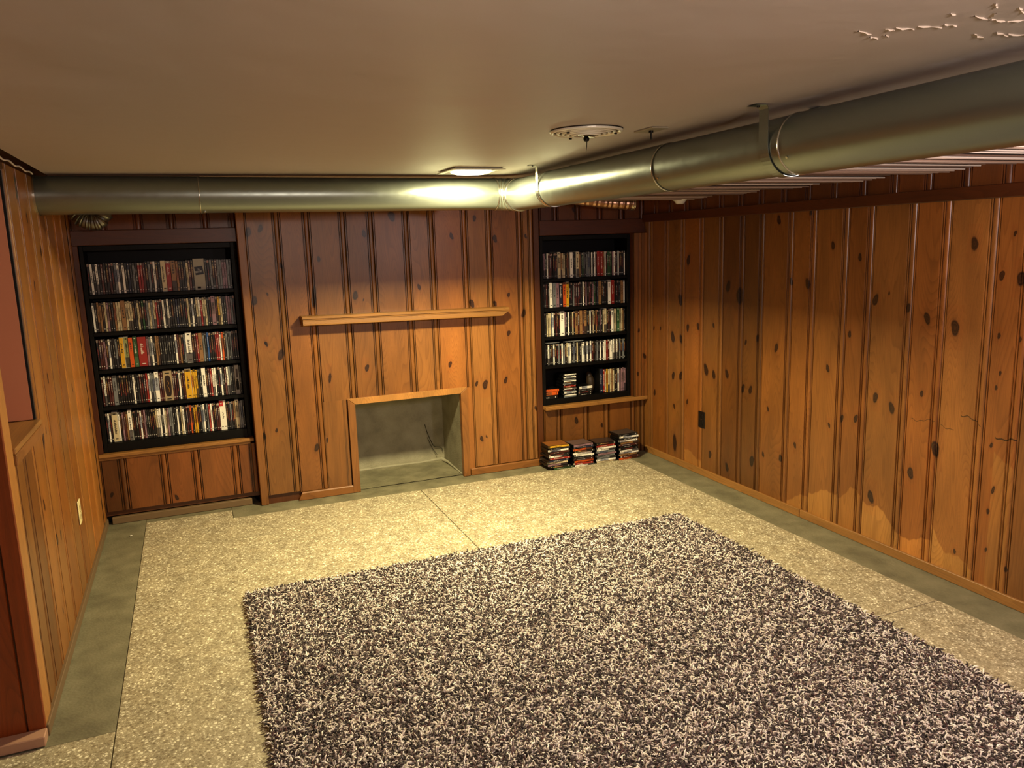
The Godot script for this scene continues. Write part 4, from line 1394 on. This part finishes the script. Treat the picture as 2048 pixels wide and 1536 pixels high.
func make_case(called: String, code: String, v: int, t: float, h: float, d: float) -> Node3D:
	var o := Node3D.new()
	o.name = numbered(called)
	add_child(o, true)
	var body: Material = M.case
	if code in ["w", "c", "y", "s"] and t > 0.02: body = M.white_case
	part_mesh("case", case_mesh(t, h, d), body, o)
	part_mesh("printed_spine", sleeve_mesh(t, h), spine_mats[code + str(v)], o)
	return o

func place_name(n: int) -> String:
	return ORD[mini(n, ORD.size() - 1)]

# a row of cases standing on a shelf; tokens are colour letter + optional width in units
func media_row(tokens: String, x0: float, x1: float, y: float, z: float, row: String, unit_h: float, single: String, cat: String, mass := false) -> void:
	var toks := tokens.split(" ", false)
	var total := 0.0
	for q in toks: total += token_width(q)
	var u := (x1 - x0) / total
	var x := x0
	var wide := row.contains("wide")
	var tally := {}
	var plan := []
	for i in toks.size():
		var q: String = toks[i]
		var w := token_width(q) * u
		var nm := single
		if token_width(q) >= 1.9: nm = "box_set"
		var key := nm + q[0]
		tally[key] = tally.get(key, 0) + 1
		plan.append([q, w, nm, key, tally[key], x])
		x += w
	var mass_bodies: Array = []
	for p in plan:
		var q: String = p[0]
		var code: String = q[0]
		var t: float = floorf((p[1] - 0.0004) * 2000.0) / 2000.0
		var v: int = posmod(int(p[5] * 3000.0) + int(p[4]), VAR)
		var h := unit_h - 0.004 * posmod(int(p[5] * 7000.0), 3) * 0.5 + (0.004 if p[2] == "box_set" else 0.0)
		var at := Vector3(p[5] + p[1] * 0.5, y + 0.0004, z - 0.004 * posmod(int(p[5] * 9100.0), 4) * 0.5)
		if q.length() > 2 and q[1] == ":":
			special(q.substr(2), at, t, unit_h, row)
			continue
		if mass and p[2] == single:
			mass_bodies.append([code, v, t, h, at])
			continue
		var o := make_case(p[2], code, v, t, h, 0.135)
		o.position = at
		# count from the fireplace's side of the row
		var k: int = tally[p[3]] - p[4] if wide else p[4] - 1
		var word := "disc case" if p[2] == single else "box set"
		if p[2] == "game_case": word = "game case"
		var lab := "%s %s, %s of its colour from the fireplace, %s" % [WORDS[code], word, place_name(k), row]
		if tally[p[3]] == 1: lab = "only %s %s on the %s" % [WORDS[code], word, row]
		tag(o, lab, cat if p[2] == single else "box set", "%s %ss on the %s" % [WORDS[code], word, row])
	if mass_bodies.size():
		loose_cases += mass_bodies

var loose_cases: Array = []

func token_width(q: String) -> float:
	if q.length() > 2 and q[1] == ":": return {"band": 4.6, "oval": 4.2, "white": 3.6, "figure": 2.3}[q.substr(2)]
	return float(q.substr(1)) if q.length() > 1 else 1.0

func special(kind: String, at: Vector3, t: float, h: float, row: String) -> void:
	var d := 0.135
	if kind == "band":
		var o := thing("box_set", "tall grey box with a tilted navy panel on the top shelf", "box set", at)
		part_mesh("case", case_mesh(t, h + 0.006, d), plain(Color(0.6, 0.58, 0.52), 0.5), o)
		var s := begin()
		var xf := Transform3D(Basis(Vector3(0, 0, 1), 0.12), Vector3(0.0, h * 0.64, 0.0))
		cbox(s, Vector3(0, 0, 0.0007), Vector3(t * 0.74, h * 0.27, 0.0016), 0.0003, xf)
		var pl := part("navy_panel", s, plain(Color(0.05, 0.08, 0.16), 0.5), o)
		for q in [["The", 0.011, 0.008], ["BEATLES", 0.016, -0.006]]:
			var tm := TextMesh.new()
			tm.text = q[0]
			tm.font = SystemFont.new()
			tm.font_size = 32
			tm.pixel_size = q[1] / 32.0
			tm.depth = 0.0006
			var mi := part_mesh("lettering", tm, plain(Color(0.75, 0.75, 0.72), 0.5), pl)
			mi.position = Vector3(-0.002, h * 0.64 + q[2], 0.0018)
			mi.rotation = Vector3(0, 0, 0.12)
			mi.scale = Vector3(0.62, 1.0, 1.0)
		s = begin()
		cbox(s, Vector3(-0.008, h * 0.08, 0.0006), Vector3(0.02, 0.012, 0.001), 0.0002)
		part("emblem", s, M.dark, pl.get_parent())
	elif kind == "oval":
		var o := thing("box_set", "cream box with a dark oval cut-out on the fourth shelf", "box set", at)
		part_mesh("case", case_mesh(t, h + 0.002, d), plain(Color(0.62, 0.54, 0.42), 0.5), o)
		var s := begin()
		var c := Vector3(0, h * 0.5, 0.0009)
		for k in 32:
			var a := TAU * k / 32.0
			var b := TAU * (k + 1) / 32.0
			var f := func(an: float) -> Vector3: return c + Vector3(signf(cos(an)) * pow(absf(cos(an)), 0.6) * t * 0.36, signf(sin(an)) * pow(absf(sin(an)), 0.7) * h * 0.36, 0)
			tri(s, c, f.call(a), f.call(b), Vector3(0, 0, 1))
		part("oval_panel", s, plain(Color(0.13, 0.07, 0.045), 0.4), o)
		s = begin()
		tube(s, smooth([Vector3(-0.004, h * 0.68, 0.002), Vector3(0.005, h * 0.6, 0.002), Vector3(-0.003, h * 0.5, 0.002), Vector3(0.004, h * 0.4, 0.002), Vector3(0.002, h * 0.3, 0.002)], 4), [0.0012] .duplicate() if false else 0.0014, 6)
		part("gold_curl", s, plain(Color(0.6, 0.42, 0.18), 0.4), o)
		for yy in [0.93, 0.06]:
			s = begin()
			cbox(s, Vector3(0, h * yy, 0.0006), Vector3(t * 0.5, 0.006, 0.001), 0.0002)
			part("dark_emblem", s, M.dark, o)
	elif kind == "white":
		var o := thing("box_set", "wide white box set with a red corner on the bottom shelf", "box set", at)
		part_mesh("case", case_mesh(t, h + 0.006, d), plain(Color(0.9, 0.88, 0.82), 0.4), o)
		var s := begin()
		cbox(s, Vector3(-t * 0.2, h * 0.90 + 0.006, 0.0006), Vector3(t * 0.6, h * 0.19, 0.0014), 0.0002)
		part("red_panel", s, plain(Color(0.7, 0.06, 0.05), 0.4), o)
		s = begin()
		cbox(s, Vector3(-t * 0.2, h * 0.945, 0.0015), Vector3(0.012, 0.003, 0.0008), 0.0002)
		cbox(s, Vector3(-t * 0.2, h * 0.905, 0.0015), Vector3(0.003, 0.014, 0.0008), 0.0002)
		part("white_emblem", s, M.white_case, o)
		s = begin()
		for k in 7:
			cbox(s, Vector3(0.004 * ((k * 5) % 3 - 1) * 0.5, h * (0.62 - k * 0.035), 0.0005), Vector3(0.006, 0.0035 + 0.001 * (k % 3), 0.0008), 0.0001)
		part("faint_print", s, plain(Color(0.45, 0.43, 0.4), 0.5), o)
		s = begin()
		for k in [-1.0, 1.0]:
			cbox(s, Vector3(k * t * 0.22, h * 0.12, 0.0005), Vector3(0.008, 0.006, 0.0008), 0.0001)
		part("foot_emblem", s, M.dark, o)
	elif kind == "figure":
		var o := thing("box_set", "grey box with a dark figure at the fireplace end of the fourth shelf", "box set", at)
		part_mesh("case", case_mesh(t, h + 0.002, d), plain(Color(0.55, 0.53, 0.49), 0.5), o)
		var s := begin()
		cbox(s, Vector3(0, h * 0.3, 0.0006), Vector3(t * 0.62, h * 0.3, 0.0012), 0.0002)
		cbox(s, Vector3(0, h * 0.48, 0.0006), Vector3(t * 0.32, h * 0.09, 0.0012), 0.0002)
		part("dark_figure", s, M.dark, o)
		s = begin()
		cbox(s, Vector3(t * 0.05, h * 0.73, 0.0006), Vector3(t * 0.4, h * 0.3, 0.001), 0.0002)
		part("brown_print", s, plain(Color(0.2, 0.13, 0.1), 0.5), o)

func flat_case(called: String, code: String, v: int, w: float, t: float, d: float, at: Vector3, turn: float, label: String, cat: String, group: String) -> Node3D:
	var o := make_case(called, code, v, t, w, d)
	# laid flat: the case's height runs along x, its thickness up
	o.basis = Basis(Vector3.UP, turn) * Basis(Vector3(0, 0, 1), PI / 2)
	o.position = at + Basis(Vector3.UP, turn) * Vector3(w * 0.5, t * 0.5, 0.0)
	tag(o, label, cat, group)
	return o

func build_media() -> void:
	spine_atlas()
	var zl := ZN - 0.05
	var rows := ["k w k w k d k k d k e w k w k n k e k r r d k e k w k k c2 r2 t2 t k k k c d k x:band k k e k d e e p p e k",
		"w k t t k c p k k t c c t2 c c c k k c k g k e c e c r d k w k w k k k n k k k k c k w k c w r c c k k p2 k y c k k p p e k",
		"k d d p k w k k e k y2 s2 o2 g2 r4 p e w k t t k k k k k k k w d t k e w3 k d r t2 e k b k k k r r w o k e k e k k k",
		"d w k d d e2 k k k k k k k w k k d k d r w e e w2 d d x:oval d d k w k d y3 y y y k k w2 k d r w w k k w k d w e k k x:figure k",
		"k w k c3 w k p d t w2 k k k d w d p k k k k k c w w k w c p e e k k w k c w k d k o k y y k k e w k e r w k k d d x:white k k e k t c2 e e k"]
	var names := ["top shelf", "second shelf", "third shelf", "fourth shelf", "bottom shelf"]
	var yl := [1.402, 1.178, 0.953, 0.728, 0.503]
	for i in 5:
		media_row(rows[i], -0.848, -0.046, yl[i], zl, names[i] + " of wide bookcase", 0.186 if i != 1 else 0.181, "disc_case", "disc case")
	var zr := ZR - 0.03
	var rr := ["k p k w d d k k k k c2 t c c k t k w2 k k c2 t k g e k e e k w k w k r2 r2 t w k g g g p w d k w k k k w",
		"k k d k w2 e2 p2 n2 o2 y2 k k e d d d k k w k p k d k p g k n t2 k k k k w2 r2 k k k k t t w",
		"k k c c c e w k d k k w3 p k w k k c k t2 d t2 d t2 k k w k c k t k k p k c c2 k d k w2 c c g2 c c t k"]
	var yr := [1.365, 1.155, 0.945]
	for i in 3:
		media_row(rr[i], 2.048, 2.728, yr[i], zr, names[i] + " of narrow bookcase", 0.184 if i == 0 else 0.178, "disc_case" if i != 1 else "show_case", "disc case" if i != 1 else "season case", i != 1)
	media_row("e k w k k w k k e k w e k c w w k e k c k k w w k w k w d k k e k w k w w r d w w w k w k e k e k", 2.05, 2.728, 0.735, zr, names[3] + " of narrow bookcase", 0.158, "game_case", "game case")
	# the many disc cases of the narrow bookcase that are past counting out
	var lc := Node3D.new()
	lc.name = "disc_cases"
	add_child(lc, true)
	lc.set_meta("kind", "stuff")
	tag(lc, "plain disc cases on the top and third shelves of the narrow bookcase", "disc cases")
	var by := {}
	for q in loose_cases:
		var key: String = q[0] + str(q[1])
		if not by.has(key): by[key] = begin()
		by[key].append_from(sleeve_mesh(q[2], q[3]), 0, Transform3D(Basis(), q[4]))
		if not by.has("case"): by["case"] = begin()
		by["case"].append_from(case_mesh(q[2], q[3], 0.135), 0, Transform3D(Basis(), q[4]))
	for key in by:
		var o := part("cases" if key == "case" else "printed_spines", by[key], M.case if key == "case" else spine_mats[key], lc)
		o.set_meta("kind", "stuff")

	# two flat cases lying on top of the game cases
	flat_case("game_case", "e", 0, 0.18, 0.008, 0.13, Vector3(2.09, 0.896, zr - 0.01), 0.02, "grey flat case lying on the game cases, nearest the fireplace", "game case", "")
	flat_case("game_case", "e", 1, 0.17, 0.008, 0.13, Vector3(2.29, 0.896, zr - 0.008), -0.03, "grey flat case lying on the game cases above the stacked jewel cases", "game case", "")

	# bottom shelf of the narrow bookcase
	var yb := 0.4855
	var up := "t d t".split(" ")
	flat_case("box_set", "k", 0, 0.185, 0.026, 0.14, Vector3(2.052, yb, zr + 0.012), 0.0, "flat black box under the orange boxes on the narrow bookcase", "box set", "")
	flat_case("box_set", "o", 3, 0.14, 0.024, 0.12, Vector3(2.085, yb + 0.0265, zr + 0.004), 0.03, "lower orange box lying flat in the narrow bookcase", "box set", "")
	flat_case("box_set", "o", 1, 0.125, 0.02, 0.12, Vector3(2.10, yb + 0.051, zr + 0.0), -0.04, "upper orange box lying flat in the narrow bookcase", "box set", "")
	var cds := "wkwkewkekrkwkewkwe"
	for i in cds.length():
		var wob := 0.004 * sin(i * 2.3)
		flat_case("jewel_case", cds[cds.length() - 1 - i], i % VAR, 0.108, 0.0093, 0.12, Vector3(2.246 + wob, yb + i * 0.0097, zr + 0.012 - absf(wob)), 0.02 * sin(i * 1.7), "%s jewel case, %s from the bottom of the tall stack in narrow bookcase" % [WORDS[cds[cds.length() - 1 - i]], place_name(i)], "jewel case", "jewel cases stacked on the bottom shelf")
	for i in 4:
		flat_case("jewel_case", "kkkw"[i], i % VAR, 0.118, 0.0165 if i < 3 else 0.02, 0.12, Vector3(2.372 + 0.002 * i, yb + i * 0.0169, zr + 0.01), 0.01 * i, ["lowest black case of the short pile on the narrow bookcase", "second black case up in the short pile on the narrow bookcase", "third black case up in the short pile on the narrow bookcase", "white case on top of the short pile on the narrow bookcase"][i], "jewel case", "short pile on the bottom shelf")
	# soft brown pouch leaning behind the short pile
	var pt := thing("pouch", "crumpled dark brown pouch behind the short pile on the narrow bookcase", "pouch", Vector3(2.465, yb, zr - 0.10))
	var s := begin()
	var nz := noise(15, 30.0, 2)
	var rad := []
	var pp := []
	for i in 12:
		var f := i / 11.0
		pp.append(Vector3(0.012 * sin(f * 4.0), f * 0.16, 0.0))
		rad.append((0.034 + 0.008 * nz.get_noise_1d(f)) * (1.0 - 0.55 * absf(f - 0.4)) * (0.25 if i == 11 else 1.0))
	tube(s, pp, rad, 14, true)
	part("cloth", s, plain(Color(0.16, 0.11, 0.06), 0.5), pt)
	media_row("n2 r c y c c t c k k w p p p p", 2.505, 2.728, yb, zr, "bottom shelf of narrow bookcase", 0.183, "disc_case", "disc case")

	# four stacks on the floor
	var stacks := [[2.062, 0.172, ["y", "k", "w", "d", "k", "w", "r", "n", "c", "p", "k", "g"], "stack by the chimney breast"], [2.256, 0.176, ["p", "n", "o", "k", "w", "w", "k", "d", "o", "r", "w"], "second stack from the chimney breast"], [2.447, 0.168, ["k", "r", "w", "w", "e", "p", "e", "e", "w", "c"], "third stack from the chimney breast"], [2.640, 0.172, ["k", "w", "k", "w", "t", "d", "k", "k", "w", "w", "t", "d", "o"], "stack in the corner"]]
	for st in stacks:
		var lst: Array = st[2]
		var y := 0.0008
		for i in lst.size():
			var j := lst.size() - 1 - i
			var code: String = lst[j]
			var t := 0.0148
			var off: float = 0.007 * sin(i * 2.7 + st[0] * 9.0)
			if st[0] < 2.1 and i == 0: off = 0.035
			if st[0] < 2.1 and i in [2, 3]: off = -0.014
			var top := i == lst.size() - 1
			var lab := "%s disc case, %s up from the floor, %s" % [WORDS[code], place_name(i), st[3]]
			if top: lab = "%s disc case lying on top, %s" % [WORDS[code], st[3]]
			var o := flat_case("disc_case", code, (i * 3 + int(st[0] * 10.0)) % VAR, 0.165, t, 0.14, Vector3(st[0] + off, y, st[1] + 0.004 * sin(i * 1.9)), 0.05 * sin(i * 3.1 + st[0]), lab, "disc case", "disc cases stacked on the floor")
			if top:
				var cs := begin()
				cbox(cs, Vector3(t * 0.5 + 0.0006, 0.0825, -0.07), Vector3(0.0009, 0.155, 0.125), 0.0002)
				part("front_cover", cs, plain([Color(0.5, 0.3, 0.13), Color(0.35, 0.28, 0.27), Color(0.2, 0.16, 0.15), Color(0.22, 0.2, 0.19)][stacks.find(st)], 0.3), o)
			y += t + 0.0003
